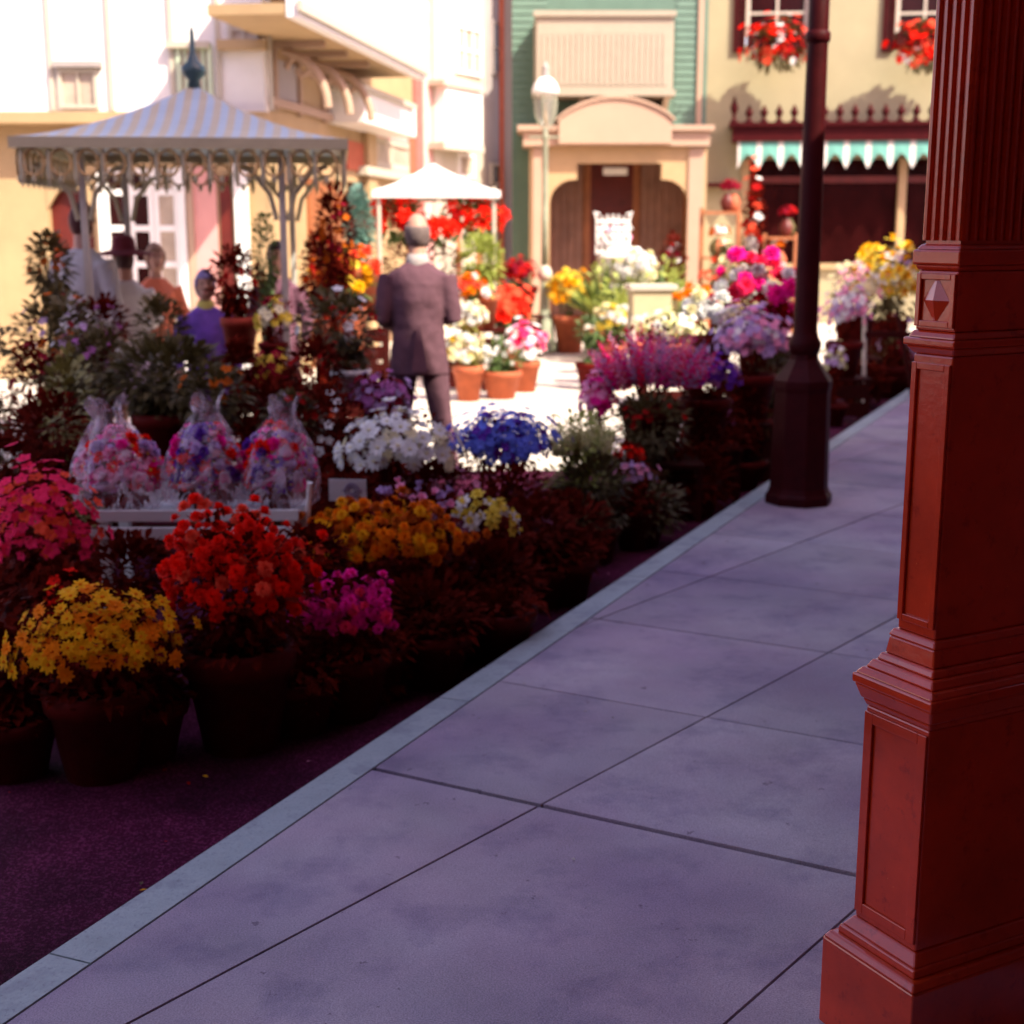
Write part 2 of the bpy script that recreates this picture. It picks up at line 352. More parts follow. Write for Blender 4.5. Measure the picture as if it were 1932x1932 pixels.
# -- ochre building with carved brackets, receding to the right
F = Fac("ochre_building", 515, 16, 800, 24, "ochre building with white balcony on carved brackets behind the white parasol")
win = F.rect(702, 262, 768, 320)
F.wall(M_tan, 0, F.len, 0, 7.5, .3, holes=(win,))
fascia = F.px(560, 100, -.9)[1]
x0, x1 = F.px(560,100,-.9)[0], F.px(800,125,-.9)[0]
MB().box(x0, x1, -.92, -.8, F.px(720,112,-.9)[1], F.px(720,112,-.9)[1]+1.9).build("balcony_front", M_white, F.root, bevel=.01)
zb = F.px(720,112,-.9)[1]
MB().box(x0+.01, x1-.01, -.79, -.002, zb+.04, zb+.14).build("balcony_floor", M_tan, F.root)
MB().box(x0-.03, x1+.03, -.97, -.925, zb+.06, zb+.16).build("balcony_moulding", M_ivory, F.root)
for uu in (562, 606, 650):
    xx = F.px(uu, 160, -.3)[0]; mb = MB()
    mb.tube([(xx, -.60*math.sin(t*math.pi/20)-.04, zb-.06-.62*(1-math.sin(t*math.pi/20+math.pi/2)) if t < 10 else zb-.68) for t in range(1,11)][::-1], .05, 8)
    mb.tube([(xx, -.34+.17*math.cos(t*.7)*(1-t*.09), zb-.26+.17*math.sin(t*.7)*(1-t*.09)) for t in range(10)], .035, 6)
    mb.box(xx-.045, xx+.045, -.06, -.003, zb-.7, zb+.03).box(xx-.045, xx+.045, -.62, -.062, zb-.04, zb+.036)
    mb.build("bracket", M_peach, F.root)
F.box("bay", M_white, 690, 186, 785, 246, -.5, .498, bevel=.02)
F.box("bay_cap", M_ivory, 688, 178, 786, 187, -.56, .55)
F.box("wall_panel", M_grey, 524, 118, 560, 205, -.03, .028)
F.box("belt_moulding", M_peach, 518, 208, 690, 222, -.08, .078)
F.box("pink_corner", mat("dusty rose paint", (.50,.12,.10), .7), 787, 0, 799, 600, -.07, .068, ground=True)
F.box("pink_bay", M_pinkw, 690, 250, 770, 262, -.06, .058)
F.window(M_ivory, M_palegl, 702, 262, 768, 320, .0, 2, 1, .09)
F.box("window_sill", M_ivory, 694, 320, 775, 336, -.16, .158, bevel=.01)
F.box("brick_panel", M_brick, 772, 250, 798, 330, -.05, .048, ground=True)
F.box("shop_door", M_brick, 656, 268, 690, 322, -.03, .028)
F.box("shop_opening", M_glass, 660, 345, 694, 470, -.03, .028, ground=True)
F.box("column", M_tan, 696, 250, 712, 400, -.1, .098, ground=True)
F.box("panelled_wall", M_brown, 585, 340, 650, 500, -.04, .038, ground=True)
MB().box(-.1, F.len+.1, -.3, .4, 7.5, 7.7).build("cornice", M_ivory, F.root)

# -- narrow pink and ivory house
F = Fac("ivory_house", 800, 24, 916, 26, "narrow ivory house with pink pilaster and white bay window")
w1 = F.rect(858,50,906,142); w2 = F.rect(862,290,892,336)
F.wall(M_ivory, 0, F.len, 0, 8, .3, holes=(w1, w2))
F.box("pink_pilaster", mat("pale rose paint", (.66,.38,.34), .7), 800, 0, 820, 600, -.1, .098, ground=True)
F.box("pilaster", M_ivory, 819, -40, 834, 600, -.14, .138, ground=True)
F.window(M_white, M_palegl, 858, 50, 906, 142, 0, 3, 2, .06)
F.window(M_white, M_palegl, 862, 290, 892, 336, 0, 1, 1, .06)
F.box("bay", M_white, 842, 166, 911, 272, -.35, .348, bevel=.02)
F.box("bay_sill", M_ivory, 838, 272, 914, 284, -.42, .418)
F.box("bay_cap", M_ivory, 838, 156, 914, 166, -.42, .418)
F.box("door_frame", M_brick, 864, 362, 908, 440, -.04, .038, ground=True)
F.box("door", M_ivory, 870, 380, 898, 440, -.06, .058, ground=True)
MB().box(-.05, F.len+.05, -.2, .35, 8, 8.2).build("cornice", M_ivory, F.root)

# -- grey side house
F = Fac("grey_house", 916, 26, 966, 27.2, "slim mauve grey house squeezed between ivory house and sea green house")
w1 = F.rect(927,40,945,142); w2 = F.rect(924,308,941,350); w3 = F.rect(921,368,943,600)
F.wall(M_grey, 0, F.len, 0, 8, .3, holes=(w1,w2,(w3[0],w3[1],0,w3[3])))
F.window(M_grey, M_glass, 927,40,945,142, 0,1,2,.05); F.window(M_ivory, M_glass, 924,308,941,350, 0,1,1,.05)
F.box("door", mat("sage door", (.26,.27,.19), .6, .2), 922, 370, 942, 600, .05, .06, ground=True)
xp = F.px(947,300,-.12)[0]; MB().tube([(xp,-.12,0),(xp,-.12,7.8)], .05).build("downpipe", M_brick, F.root)
F.box("corner_board", M_peach, 952, -60, 966, 600, -.07, .068, ground=True)
MB().box(-.05, F.len, -.2, .35, 8, 8.2).build("cornice", M_ivory, F.root)

# -- sea green house with peach portico
F = Fac("sea_green_house", 966, 26, 1326, 26, "sea green house with cream balcony and arched peach portico")
op = F.rect(1035, 300, 1302, 600); win = F.rect(1110,165,1200,230)
w4 = F.rect(1195,168,1255,215); w3 = F.rect(1105,168,1188,215)
F.wall(M_teal, 0, F.len, 0, 8, .3, holes=((op[0],op[1],0,op[3]), w3, w4))
siding(F, M_teal, 0, F.px(1034,200)[0]-.02, op[3]+.05, 7.9)
siding(F, M_teal, F.px(1272,200)[0], F.len-.15, op[3]+.3, 7.9)
F.window(M_ivory, M_glass, 1105,168,1188,215, .06,1,1,.05); F.window(M_ivory, M_glass, 1195,168,1255,215, .06,1,1,.05)
F.box("corner_board", M_peach, 1316, -60, 1326, 320, -.06, .055)
# balcony: solid cream front with moulded rails and a wavy side edge
bx0, bx1, bz0, bz1 = F.rect(1012, 60, 1268, 170, -.9)
M_balc = mat('cream balcony paint', (.32,.28,.21), .7, .06)
bal = MB().box(bx0,bx1,-.92,-.82,bz0,bz1+.25).build("balcony", M_balc, F.root, bevel=.01)
MB().box(bx0-.06,bx1+.06,-1.0,-.002,bz0-.10,bz0-.002).build("balcony_floor", M_balc, bal)
MB().box(bx0-.05,bx1+.05,-.98,-.80,bz1+.25,bz1+.34).build("balcony_rail", M_balc, bal)
MB().box(bx0-.03,bx0+.05,-.81,-.004,bz0,bz1+.25).build("balcony_side", M_balc, bal); MB().box(bx1-.05,bx1+.03,-.81,-.004,bz0,bz1+.25).build("balcony_side", M_balc, bal)
mb = MB()
for k in range(22):
    x = bx0+.08+(bx1-bx0-.16)*(k+.5)/22; mb.box(x-.035,x+.035,-.935,-.921,bz0+.08,bz1-.02)
mb.build("balusters", M_balc, bal)
for uu in (1100, 1195, 1258):
    x = F.px(uu,180,-.7)[0]; mb = MB()
    mb.add([(x-.05,-.82,bz0-.104),(x+.05,-.82,bz0-.104),(x+.05,-.004,bz0-.104),(x-.05,-.004,bz0-.104),(x-.05,-.004,bz0-.45),(x+.05,-.004,bz0-.45)],
           [(0,1,2,3),(0,4,5,1),(0,3,4),(1,5,2),(2,5,4,3)]); mb.build("balcony_bracket", M_ivory, F.root)
# portico slab with curved opening, entablature and segmental gable
px0, px1 = F.px(1000,300,-1.0)[0], F.px(1334,300,-1.0)[0]
pz = F.px(1150,276,-1.0)[1]; oz = F.px(1150,308,-1.0)[1]; ox0, ox1 = F.px(1037,400,-1.0)[0], F.px(1298,400,-1.0)[0]
rr_ = .42; poly = [(px0,0),(ox0,0),(ox0,oz-rr_-.28)]
poly += [(ox0+rr_*(1-math.cos(t*math.pi/12)), oz-rr_-.28+rr_*math.sin(t*math.pi/12)) for t in range(1,7)]
poly += [(ox0+rr_+.06,oz-.28),(ox0+rr_+.06,oz),(ox1-rr_-.06,oz),(ox1-rr_-.06,oz-.28)]
poly += [(ox1-rr_*(1-math.cos(t*math.pi/12)), oz-rr_-.28+rr_*math.sin(t*math.pi/12)) for t in range(6,0,-1)]
poly += [(ox1,oz-rr_-.28),(ox1,0),(px1,0),(px1,pz),(px0,pz)]
po = MB().prism(poly, -1.0, -.8).build("portico", M_tan, F.root)
MB().box(px0,px0+.12,-.8,-.002,0,pz).build("portico_side", M_peach, po); MB().box(px1-.12,px1,-.8,-.002,0,pz).build("portico_side", M_peach, po)
ez = F.px(1150,247,-1.1)[1]
MB().box(px0-.12,px1+.02,-1.16,-.002,pz+.002,ez).build("entablature", M_peach, po)
MB().box(px0-.22,px1+.08,-1.26,-.002,ez+.002,ez+.09).build("entablature_moulding", M_peach, po)
gx0, gx1 = F.px(1054,230,-1.1)[0], F.px(1266,230,-1.1)[0]; gz = F.px(1160,186,-1.1)[1]; sh = .06
base = ez+.10
pl = [(gx0,pz+.03),(gx1,pz+.03),(gx1,base+sh)]+[(gx1+(gx0-gx1)*k/16, base+sh+(gz-base-sh)*math.sin(math.pi*k/16)**.75) for k in range(1,16)]+[(gx0,base+sh)]
MB().prism(pl, -1.30, -.3).build("arched_gable", M_peach, po)
pl2 = [((x-(gx0+gx1)/2)*1.05+(gx0+gx1)/2, z+.035) for x, z in pl[2:]]
mb = MB()
for (xa,za),(xb,zb_) in zip(pl2, pl2[1:]): mb.add([(xa,-1.34,za),(xb,-1.34,zb_),(xb,-.3,zb_),(xa,-.3,za),(xa,-1.34,za-.05),(xb,-1.34,zb_-.05),(xb,-.3,zb_-.06),(xa,-.3,za-.06)], [(0,1,2,3),(0,4,5,1),(3,2,6,7)])
mb.build("gable_moulding", M_peach, po)
MB().box(px0+.05,px0+.32,-1.04,-1.002,0,pz-.02).build("pilaster", M_peach, po)
MB().box(px1-.32,px1-.05,-1.04,-1.002,0,pz-.02).build("pilaster", M_peach, po)
# inside the portico: panelled walls, dark doorway, small sign
mb = MB(); F_in = .9
mb.box(op[0]-.2,op[1]+.2,F_in+.003,F_in+.1,0,op[3]+.3); mb.build("passage_wall", M_brown, F.root)
lx0, lx1 = F.px(1113,450,F_in)[0], F.px(1192,450,F_in)[0]
dz1 = F.px(1150,300,F_in)[1]
MB().box(lx0,lx1,F_in-.04,F_in,0,dz1+.2).build("passage_door", M_drkwd, F.root)
MB().box(lx0-.12,lx0,F_in-.07,F_in,0,dz1+.2).box(lx1,lx1+.12,F_in-.07,F_in,0,dz1+.2).build("door_frame", M_brown, F.root)
mb = MB()
for k in range(10):
    x = lx1+.16+k*.14; mb.box(x,x+.125,F_in-.03,F_in-.001,0,dz1+.2)
for k in range(7):
    x = lx0-.28-k*.14; mb.box(x,x+.125,F_in-.03,F_in-.001,0,dz1+.2)
mb.build("panelling", mat("weathered brown boards", (.26,.13,.09), .7, .25, 3), F.root)
MB().box(op[0]-.01,op[0]+.05,.3,F_in,0,op[3]).build("passage_side", M_brown, F.root); MB().box(op[1]-.05,op[1]+.01,.3,F_in,0,op[3]).build("passage_side", M_brown, F.root)
MB().box(op[0],op[1],.3,F_in,op[3],op[3]+.1).build("passage_ceiling", M_drkwd, F.root)
xs0, xs1, zs0, zs1 = F.rect(1138,316,1184,330,-.2)
MB().box(xs0,xs1,-.22,-.19,zs0,zs1).build("hanging_sign", M_white, F.root, bevel=.01)
for xq in (xs0+.1, xs1-.1): MB().tube([(xq,-.2,zs1),(xq,-.2,op[3]+.05)],.008,5).build("sign_chain", M_black, F.root)
MB().box(-.05, F.len+.05, -.3, .35, 8, 8.25).build("cornice", M_ivory, F.root)

# -- cream shop building
F = Fac("cream_shop", 1326, 26, 2150, 25, "cream stucco shop with black cornice, scalloped awning and window boxes")
sh = F.rect(1400, 300, 1772, 497); wb = [F.rect(1408,-20,1525,84), F.rect(1690,-20,1800,84)]
F.wall(M_cream, 0, F.len, 0, 8, .3, holes=(sh, *wb))
for a_, b_ in ((1408,1525),(1690,1800)):
    F.window(M_ivory, M_glass, a_, -20, b_, 70, .05, 2, 2, .07)
    for s0, s1 in ((a_-24,a_-1),(b_+1,b_+24)):
        x0,x1,z0,z1 = F.rect(s0,-20,s1,98,-.05); mb = MB()
        mb.box(x0,x0+.05,-.06,-.003,z0,z1).box(x1-.05,x1,-.06,-.003,z0,z1).box(x0+.05,x1-.05,-.06,-.003,z0,z0+.06).box(x0+.05,x1-.05,-.06,-.003,z1-.06,z1)
        for k in range(12):
            z = z0+.08+(z1-z0-.16)*k/12; mb.add([(x0+.05,-.05,z),(x1-.05,-.05,z),(x1-.05,-.01,z+.07),(x0+.05,-.01,z+.07)], [(0,1,2,3)])
        mb.build("shutter", M_black, F.root)
# black cornice with finials
cz0 = F.px(1560,266,-.5)[1]; cz1 = F.px(1560,238,-.5)[1]; cx0, cx1 = F.px(1382,250,-.5)[0], F.px(1905,250,-.5)[0]
co = MB().box(cx0,cx1,-.55,-.002,cz0,cz1).build("shop_cornice", M_black, F.root)
MB().box(cx0-.06,cx1+.06,-.62,-.002,cz1+.002,cz1+.07).build("cornice_moulding", M_black, co)
nf = 19
for k in range(nf):
    x = cx0+.02+(cx1-cx0-.04)*k/(nf-1); H_ = 1.5 if k == 0 else 1
    MB().lathe([(.07,0),(.07,.04),(.035,.06),(.035,.1*H_),(.06,.13*H_),(.075,.18*H_),(.045,.23*H_),(.015,.30*H_)], x,-.5,cz1+.07,8).build("finial", M_black, co, smooth=True)
# scalloped green / white awning valance
M_aqua = mat("aqua canvas", (.11,.32,.26), .8, .1, 4); M_canw = mat("white canvas", (.56,.53,.48), .8, .05, 4)
mb = MB(); ns = 12; sw = (cx1-cx0-.2)/ns; zt = cz0; drop = .24
for k in range(ns):
    x = cx0+.1+k*sw
    for part in range(8):
        ta, tb = part/8, (part+1)/8
        fa = lambda t: drop-.02+.26*(1-math.sin(math.pi*t))**.85
        mi = 1 if (ta < .12 or tb > .88) else 0
        xa, xb = x+ta*sw, x+tb*sw
        mb.add([(xa,-.50,zt),(xb,-.50,zt),(xb,-.54,zt-fa(tb)),(xa,-.54,zt-fa(ta)),(xa,-.49,zt),(xb,-.49,zt),(xb,-.53,zt-fa(tb)),(xa,-.53,zt-fa(ta))], [(0,3,2,1),(4,5,6,7),(3,7,6,2)], mi)
mb.build("awning_valance", [M_aqua, M_canw], F.root)
# shop window
s0 = MB().box(sh[0]+.01,sh[1]-.01,.22,.28,sh[2],sh[3]).build("shop_interior", M_drkwd, F.root)
for uu in (1404, 1518, 1700, 1768):
    x = F.px(uu,400,-.02)[0]; MB().box(x-.07,x+.07,-.06,.12,sh[2]+.002,sh[3]).build("shopfront_post", M_tan, F.root, bevel=.01)
MB().box(sh[0],sh[1],-.10,.15,sh[2]-.10,sh[2]).build("shopfront_sill", M_tan, F.root)
MB().box(sh[0]+.02,sh[1]-.02,.0,.04,sh[3]-.42,sh[3]-.30).build("shopfront_transom", M_drkwd, F.root)
MB().box(sh[0]+.02,sh[1]-.02,.10,.11,sh[2]+.003,sh[3]-.003).build("shop_glass", M_glass, F.root)
F.box("wall_bracket", M_black, 1335, 345, 1380, 352, -.30, .3)
MB().box(-.05, F.len+.05, -.3, .35, 8, 8.25).build("cornice", M_ivory, F.root)

# -- the building behind and to the right of the camera, whose shade covers the walk
M_porchw = mat("rust red clapboard", (.16,.025,.015), .6, .2, 4)
aw = K(0, 2.35); ang = math.atan2(KD.y, KD.x)
BR = empty("porch_building", (aw[0], aw[1], 0), ang, "tall red building beside the sidewalk outside the right edge", "building")
prof = [(-14,0),(-14,11.4),(4.0,11.4),(4.25,6.85),(4.42,6.3),(4.5,5.7),(4.62,4.3),(16.5,4.3),(16.5,0)]
n_ = len(prof); mb = MB()
mb.add([(x,0,z) for x,z in prof]+[(x,-.8,z) for x,z in prof], [tuple(range(n_)),tuple(range(2*n_-1,n_-1,-1))]+[(k,(k+1)%n_,(k+1)%n_+n_,k+n_) for k in range(n_)])
mb.build("wall", M_porchw, BR)
for k in range(7):
    x = -4+k*2.6; fr = MB().box(x,x+1.1,.002,.05,.9,2.6).build("window", M_redpaint, BR)
    MB().box(x+.1,x+1.0,.052,.06,1.0,2.5).build("pane", M_glass, fr)
# porch ceiling over the walk's inner edge and the added block behind the camera
MB().box(-14,2.2,.003,1.15,3.35,3.6).build("porch_roof", M_porchw, BR)
MB().box(-14,-3.6,.003,4.6,-.12,7.0).build("sky_blocker", M_porchw, BR)  # unseen block, added to cut sky light from behind
for k in range(3): MB().box(-3.598,-3.55,.5+k*1.3,1.4+k*1.3,.9,2.5).build("window", M_glass, BR)  # panes on the added block
# ------------------------------------------------------------------ red porch column at the right
def column_mesh(levels, mb, cx, cy, ang):
    for z0, z1, a0, a1 in levels: mb.frustum(cx, cy, z0, z1, a0, a0+.11, a1, a1+.11, 0, ang)
CA = R(28)          # local x = across the side face's normal; the wide dark side is local y after rotation
PX, PY = .893, 2.567
PC = empty("porch_column", (PX, PY, 0), CA, "square red painted porch column with stepped pedestal and fluted shaft at the sidewalk's right", "column")
def sec(name, levels, m=M_redpaint, bev=.004):
    mb = MB()
    for z0, z1, w0, w1 in levels: mb.frustum(0, 0, z0, z1, w0/2+.10, w0/2, w1/2+.10, w1/2)
    return mb.build(name, m, PC, bevel=bev)
sec("plinth", [(0,.19,.256,.256),(.19,.205,.256,.236),(.205,.222,.216,.21),(.222,.245,.205,.172)])
ped = sec("pedestal", [(.245,.69,.168,.168)])
sec("pedestal_cap", [(.69,.705,.170,.182),(.705,.735,.186,.206),(.735,.755,.212,.212),(.755,.768,.206,.186),(.768,.785,.178,.160),(.785,.80,.150,.138)])
sec("shaft_base", [(.80,.835,.128,.118),(.835,.85,.124,.110)])
sec("lower_shaft", [(.85,1.375,.098,.098)])
sec("shaft_moulding", [(1.375,1.39,.100,.122),(1.39,1.405,.128,.128),(1.405,1.418,.118,.102)])
sec("middle_block", [(1.418,1.525,.098,.098)])
sec("upper_moulding", [(1.525,1.535,.100,.110),(1.535,1.562,.116,.116),(1.562,1.572,.110,.094)])
# panels raised as thin frames (left hand face is local -x, front face is local -y)
def frame(xf, y0, y1, z0, z1, w, name, depth=.006, diamond=False):
    mb = MB()
    mb.box(xf-depth, xf-.0005, y0, y0+w, z0, z1).box(xf-depth, xf-.0005, y1-w, y1, z0, z1)
    mb.box(xf-depth, xf-.0005, y0+w, y1-w, z0, z0+w).box(xf-depth, xf-.0005, y0+w, y1-w, z1-w, z1)
    if diamond:
        zc = (z0+z1)/2; yc = (y0+y1)/2; r = (y1-y0)/2-w-.004
        mb.add([(xf-depth-.003,yc,zc),(xf-.0005,yc-r,zc),(xf-.0005,yc,zc+r*1.3),(xf-.0005,yc+r,zc),(xf-.0005,yc,zc-r*1.3)], [(0,1,2),(0,2,3),(0,3,4),(0,4,1)])
    return mb.build(name, M_redpaint, PC, bevel=.0015)
X1 = lambda w: -(w/2+.10)
frame(X1(.168), -.082, .082, .26, .68, .022, "side_panel")
frame(X1(.098), -.047, .047, .87, 1.36, .013, "side_panel")
frame(X1(.098), -.047, .047, 1.425, 1.52, .011, "side_panel", diamond=True)
# fluted shaft: ribs all round a square core
mb = MB(); mb.box(-.142,.142,-.042,.042,1.572,3.3)
for k in range(5):
    y = -.040+k*.020; mb.tube([(-.142,y,1.578),(-.142,y,3.3)], .0075, 8)
for k in range(14):
    x = -.137+k*.0211; mb.tube([(x,-.042,1.578),(x,-.042,3.3)], .0078, 8)
mb.build("fluted_shaft", M_redpaint, PC, smooth=False)

# ------------------------------------------------------------------ street lamps
lp = at(1506, 940, 8.05)
BL = empty("street_lamp", (lp.x, lp.y, 0), 0, "black painted lamp post with stout panelled base on the sidewalk edge", "street lamp")
MB().lathe([(.20,0),(.20,.05),(.185,.07),(.175,.10),(.170,.40),(.165,.66),(.172,.69),(.172,.73),(.150,.76),(.12,.80),(.088,.85),(.080,.90)], n=8).build("base", M_black, BL, bevel=.006)
MB().lathe([(.082,.88),(.095,.92),(.095,.95),(.078,.98),(.070,1.02),(.066,1.6),(.058,2.6),(.054,3.7)], n=20).build("post", M_black, BL, smooth=True)
MB().lathe([(.054,2.60),(.070,2.62),(.070,2.66),(.054,2.68)], n=20).build("collar", M_black, BL, smooth=True)
MB().lathe([(.05,3.7),(.10,3.78),(.15,4.15),(.16,4.17)], n=6).build("lantern", M_black, BL)
M_lampgl = bpy.data.materials.new("lantern glass"); M_lampgl.use_nodes = True
nn = M_lampgl.node_tree; gl = nn.nodes["Principled BSDF"]; gl.inputs["Base Color"].default_value = (.85,.82,.70,1); gl.inputs["Roughness"].default_value = .15
tr = nn.nodes.new("ShaderNodeBsdfTransparent"); ms = nn.nodes.new("ShaderNodeMixShader"); ms.inputs[0].default_value = .16
nn.links.new(tr.outputs[0], ms.inputs[1]); nn.links.new(gl.outputs[0], ms.inputs[2]); nn.links.new(ms.outputs[0], nn.nodes["Material Output"].inputs[0])
M_greenp = mat("grey green lamp paint", (.27,.29,.20), .4, .2, 8)
Yl = 19.5; lp = at(1027, 640, Yl); k_ = 1/ppm(Yl, 2.5)
zz = lambda v: at(1027, v, Yl).z-GZ
GL = empty("gas_lamp", (lp.x, Yl, GZ), 0, "slender grey green gas lamp with white topped glass lantern in front of portico", "street lamp")
MB().lathe([(.19,0),(.19,.12),(.15,.18),(.13,.45),(.085,.55),(.07,.62),(.06,zz(545)),(.055,zz(532))], n=14).build("base", M_greenp, GL, smooth=True)
MB().lathe([(.05,zz(532)),(.10,zz(524)),(.11,zz(517)),(.09,zz(508)),(.04,zz(500))], n=14).build("knob", M_ivory, GL, smooth=True)
MB().lathe([(.052,zz(500)),(.045,zz(420)),(.05,zz(415)),(.04,zz(405)),(.036,zz(262)),(.05,zz(258)),(.03,zz(250)),(.035,zz(242))], n=14).build("post", M_greenp, GL, smooth=True)
MB().tube([(-.22,0,zz(259)),(.22,0,zz(259))], .014, 6).build("ladder_bar", M_greenp, GL)
ln = MB().lathe([(.05,zz(244)),(.09,zz(238)),(.135,zz(220)),(.155,zz(195)),(.145,zz(176))], n=16, cap=False).build("lantern_glass", M_lampgl, GL, smooth=True)
mb = MB()
for q in range(6):
    a = q*math.pi/3+.3; mb.tube([(r_*math.cos(a), r_*math.sin(a), z) for r_, z in ((.06,zz(242)),(.14,zz(220)),(.162,zz(195)),(.152,zz(176)))], .010, 5)
mb.build("lantern_frame", M_greenp, GL)
MB().lathe([(.028,zz(238)),(.028,zz(225)),(.01,zz(205)),(.004,zz(190))], n=8).build("gas_mantle", M_tan, GL, smooth=True)
MB().lathe([(.17,zz(178)),(.185,zz(174)),(.18,zz(168)),(.15,zz(158)),(.10,zz(150)),(.06,zz(146))], n=18).build("lantern_cap", M_white, GL, smooth=True)
MB().lathe([(.05,zz(146)),(.055,zz(140)),(.03,zz(134)),(.05,zz(130)),(.03,zz(124)),(.008,zz(116))], n=12).build("finial", M_grey, GL, smooth=True)

# ------------------------------------------------------------------ flower stall with striped roof
gx = at(378, 430, 10.2).x; GYc = 10.2
ST = empty("flower_stall", (gx, GYc, GZ), R(7), "open flower stall with blue grey striped pagoda roof and scrollwork valance", "kiosk")
HW = 1.05; ez_ = 2.07-GZ; pk = at(376,160,GYc).z-GZ
M_rst = mat("blue grey roof stripe", (.29,.38,.45), .55, .08, 5); M_rst2 = mat("sand roof stripe", (.36,.33,.24), .55, .1, 5)
mb = MB(); NS = 20
def roofz(t): return ez_+.10+(pk-ez_-.10)*((1-t)**1.75*.72+(1-t)*.28)
TS = [1,.9,.8,.7,.6,.5,.4,.3,.2,.12,.05,0.015]
for side in range(4):
    Mr = Matrix.Rotation(side*math.pi/2, 4, 'Z')
    for k in range(NS*2):
        for ta, tb in zip(TS, TS[1:]):
            # stripes run straight up the slope and are cut off by the hips
            xa, xb = -HW+2*HW*k/(NS*2), -HW+2*HW*(k+1)/(NS*2)
            def cl(x, t): return max(-HW*t, min(HW*t, x))
            p = [(cl(xa,ta),-HW*ta,roofz(ta)),(cl(xb,ta),-HW*ta,roofz(ta)),(cl(xb,tb),-HW*tb,roofz(tb)),(cl(xa,tb),-HW*tb,roofz(tb))]
            if p[1][0]-p[0][0] < 1e-4 and p[2][0]-p[3][0] < 1e-4: continue
            if p[2][0]-p[3][0] < 1e-4: p = p[:3]
            mb.add([Mr @ Vector(q) for q in p], [tuple(range(len(p)))], 0 if k%2 else 1)
roof = mb.build("roof", [M_rst2, M_rst], ST)
sol = roof.modifiers.new("s", 'SOLIDIFY'); sol.thickness = .02; sol.offset = -1
M_trim = mat("sage grey trim", (.40,.37,.24), .6, .12, 6); M_gold = mat("old gold scrollwork", (.46,.31,.13), .5, .2, 8)
MB().box(-HW-.02,HW+.02,-HW-.02,-HW+.03,ez_+.03,ez_+.10).box(-HW-.02,HW+.02,HW-.03,HW+.02,ez_+.03,ez_+.10).box(-HW-.02,-HW+.03,-HW+.03,HW-.03,ez_+.03,ez_+.10).box(HW-.03,HW+.02,-HW+.03,HW-.03,ez_+.03,ez_+.10).build("eave_board", M_trim, ST)
for side in range(4):
    Mr = Matrix.Rotation(side*math.pi/2, 4, 'Z'); mb = MB(); n_s = 12
    for k in range(n_s):
        x = -HW+.04+(2*HW-.08)*(k+.5)/n_s; r1 = .066
        pts = [Mr @ Vector((x+r1*math.cos(t*math.pi/6), -HW+.01, ez_-.06+r1*1.25*math.sin(t*math.pi/6))) for t in range(13)]
        mb.tube(pts, .010, 5, 0)
        mb.tube([Mr @ Vector((x-r1-.006,-HW+.01,ez_+.02)), Mr @ Vector((x-r1-.006,-HW+.01,ez_-.16)), Mr @ Vector((x-r1-.006,-HW+.01,ez_-.21))], [.014,.018,.004], 5, 1)
        mb.ball(Mr @ Vector((x,-HW+.01,ez_-.16)), .018,.018,.03, 6, 1)
    mb.build("valance", [M_gold, M_trim], ST)
for sx in (-1, 1):
    for sy in (-1, 1):
        q = MB().frustum(sx*(HW-.40)if sx<0 else sx*(HW-.42), sy*(HW-.12), .02, ez_+.03, .022,.022,.022,.022).build("post", mat("weathered grey paint", (.42,.40,.35), .6, .15, 5), ST, bevel=.006)
        mb = MB(); xx, yy = (sx*(HW-.40) if sx < 0 else sx*(HW-.42)), sy*(HW-.12)
        for s2 in (-1, 1): mb.tube([(xx+s2*.04,yy,ez_-.42),(xx+s2*.08,yy,ez_-.25),(xx+s2*.20,yy,ez_-.10),(xx+s2*.30,yy,ez_-.07)], .018, 6)
        mb.build("bracket", M_trim, q)
MB().lathe([(.05,pk-.03),(.04,pk+.03),(.085,pk+.07),(.085,pk+.12),(.04,pk+.16),(.02,pk+.22),(.015,pk+.36),(.003,pk+.40)], n=14).build("finial", mat("dark teal iron", (.03,.07,.08), .4), ST, smooth=True)

# ------------------------------------------------------------------ white parasol cart
uY = 17.0; uc = at(818, 372, uY); uw = 116/ppm(uY, 2)
UM = empty("white_canopy", (uc.x, uY, GZ), R(6), "white peaked canvas canopy over hanging red poinsettias", "canopy")
mb = MB(); pkz = at(818,308,uY).z-GZ; ev = uc.z-GZ
for side in range(4):
    Mr = Matrix.Rotation(side*math.pi/2, 4, 'Z')
    for ta, tb in zip(TS, TS[1:]):
        f = lambda t: ev+.06+(pkz-ev-.06)*((1-t)**1.6*.6+(1-t)*.4)
        mb.add([Mr @ Vector(q) for q in ((-uw*ta,-uw*ta,f(ta)),(uw*ta,-uw*ta,f(ta)),(uw*tb,-uw*tb,f(tb)),(-uw*tb,-uw*tb,f(tb)))], [(0,1,2,3)])
    mb.add([Mr @ Vector(q) for q in ((-uw,-uw,ev+.06),(uw,-uw,ev+.06),(uw*1.0,-uw-.004,ev-.02),(-uw,-uw-.004,ev-.02))], [(3,2,1,0)])
mb.build("canvas", mat("white canvas roof", (.82,.80,.76), .8, .05, 3, trans=.25), UM)
for sx in (-1,1):
    for sy in (-1,1): MB().tube([(sx*uw*.9,sy*uw*.9,0),(sx*uw*.9,sy*uw*.9,ev+.1)], .025, 8).build("post", M_ivory, UM)
MB().box(-uw*.88,uw*.88,-uw*.88,uw*.88,.75,.82).build("shelf", M_stand, UM)
MB().box(-uw*.9,uw*.9,-.02,.02,ev-.06,ev-.01).build("cross_bar", M_ivory, UM)

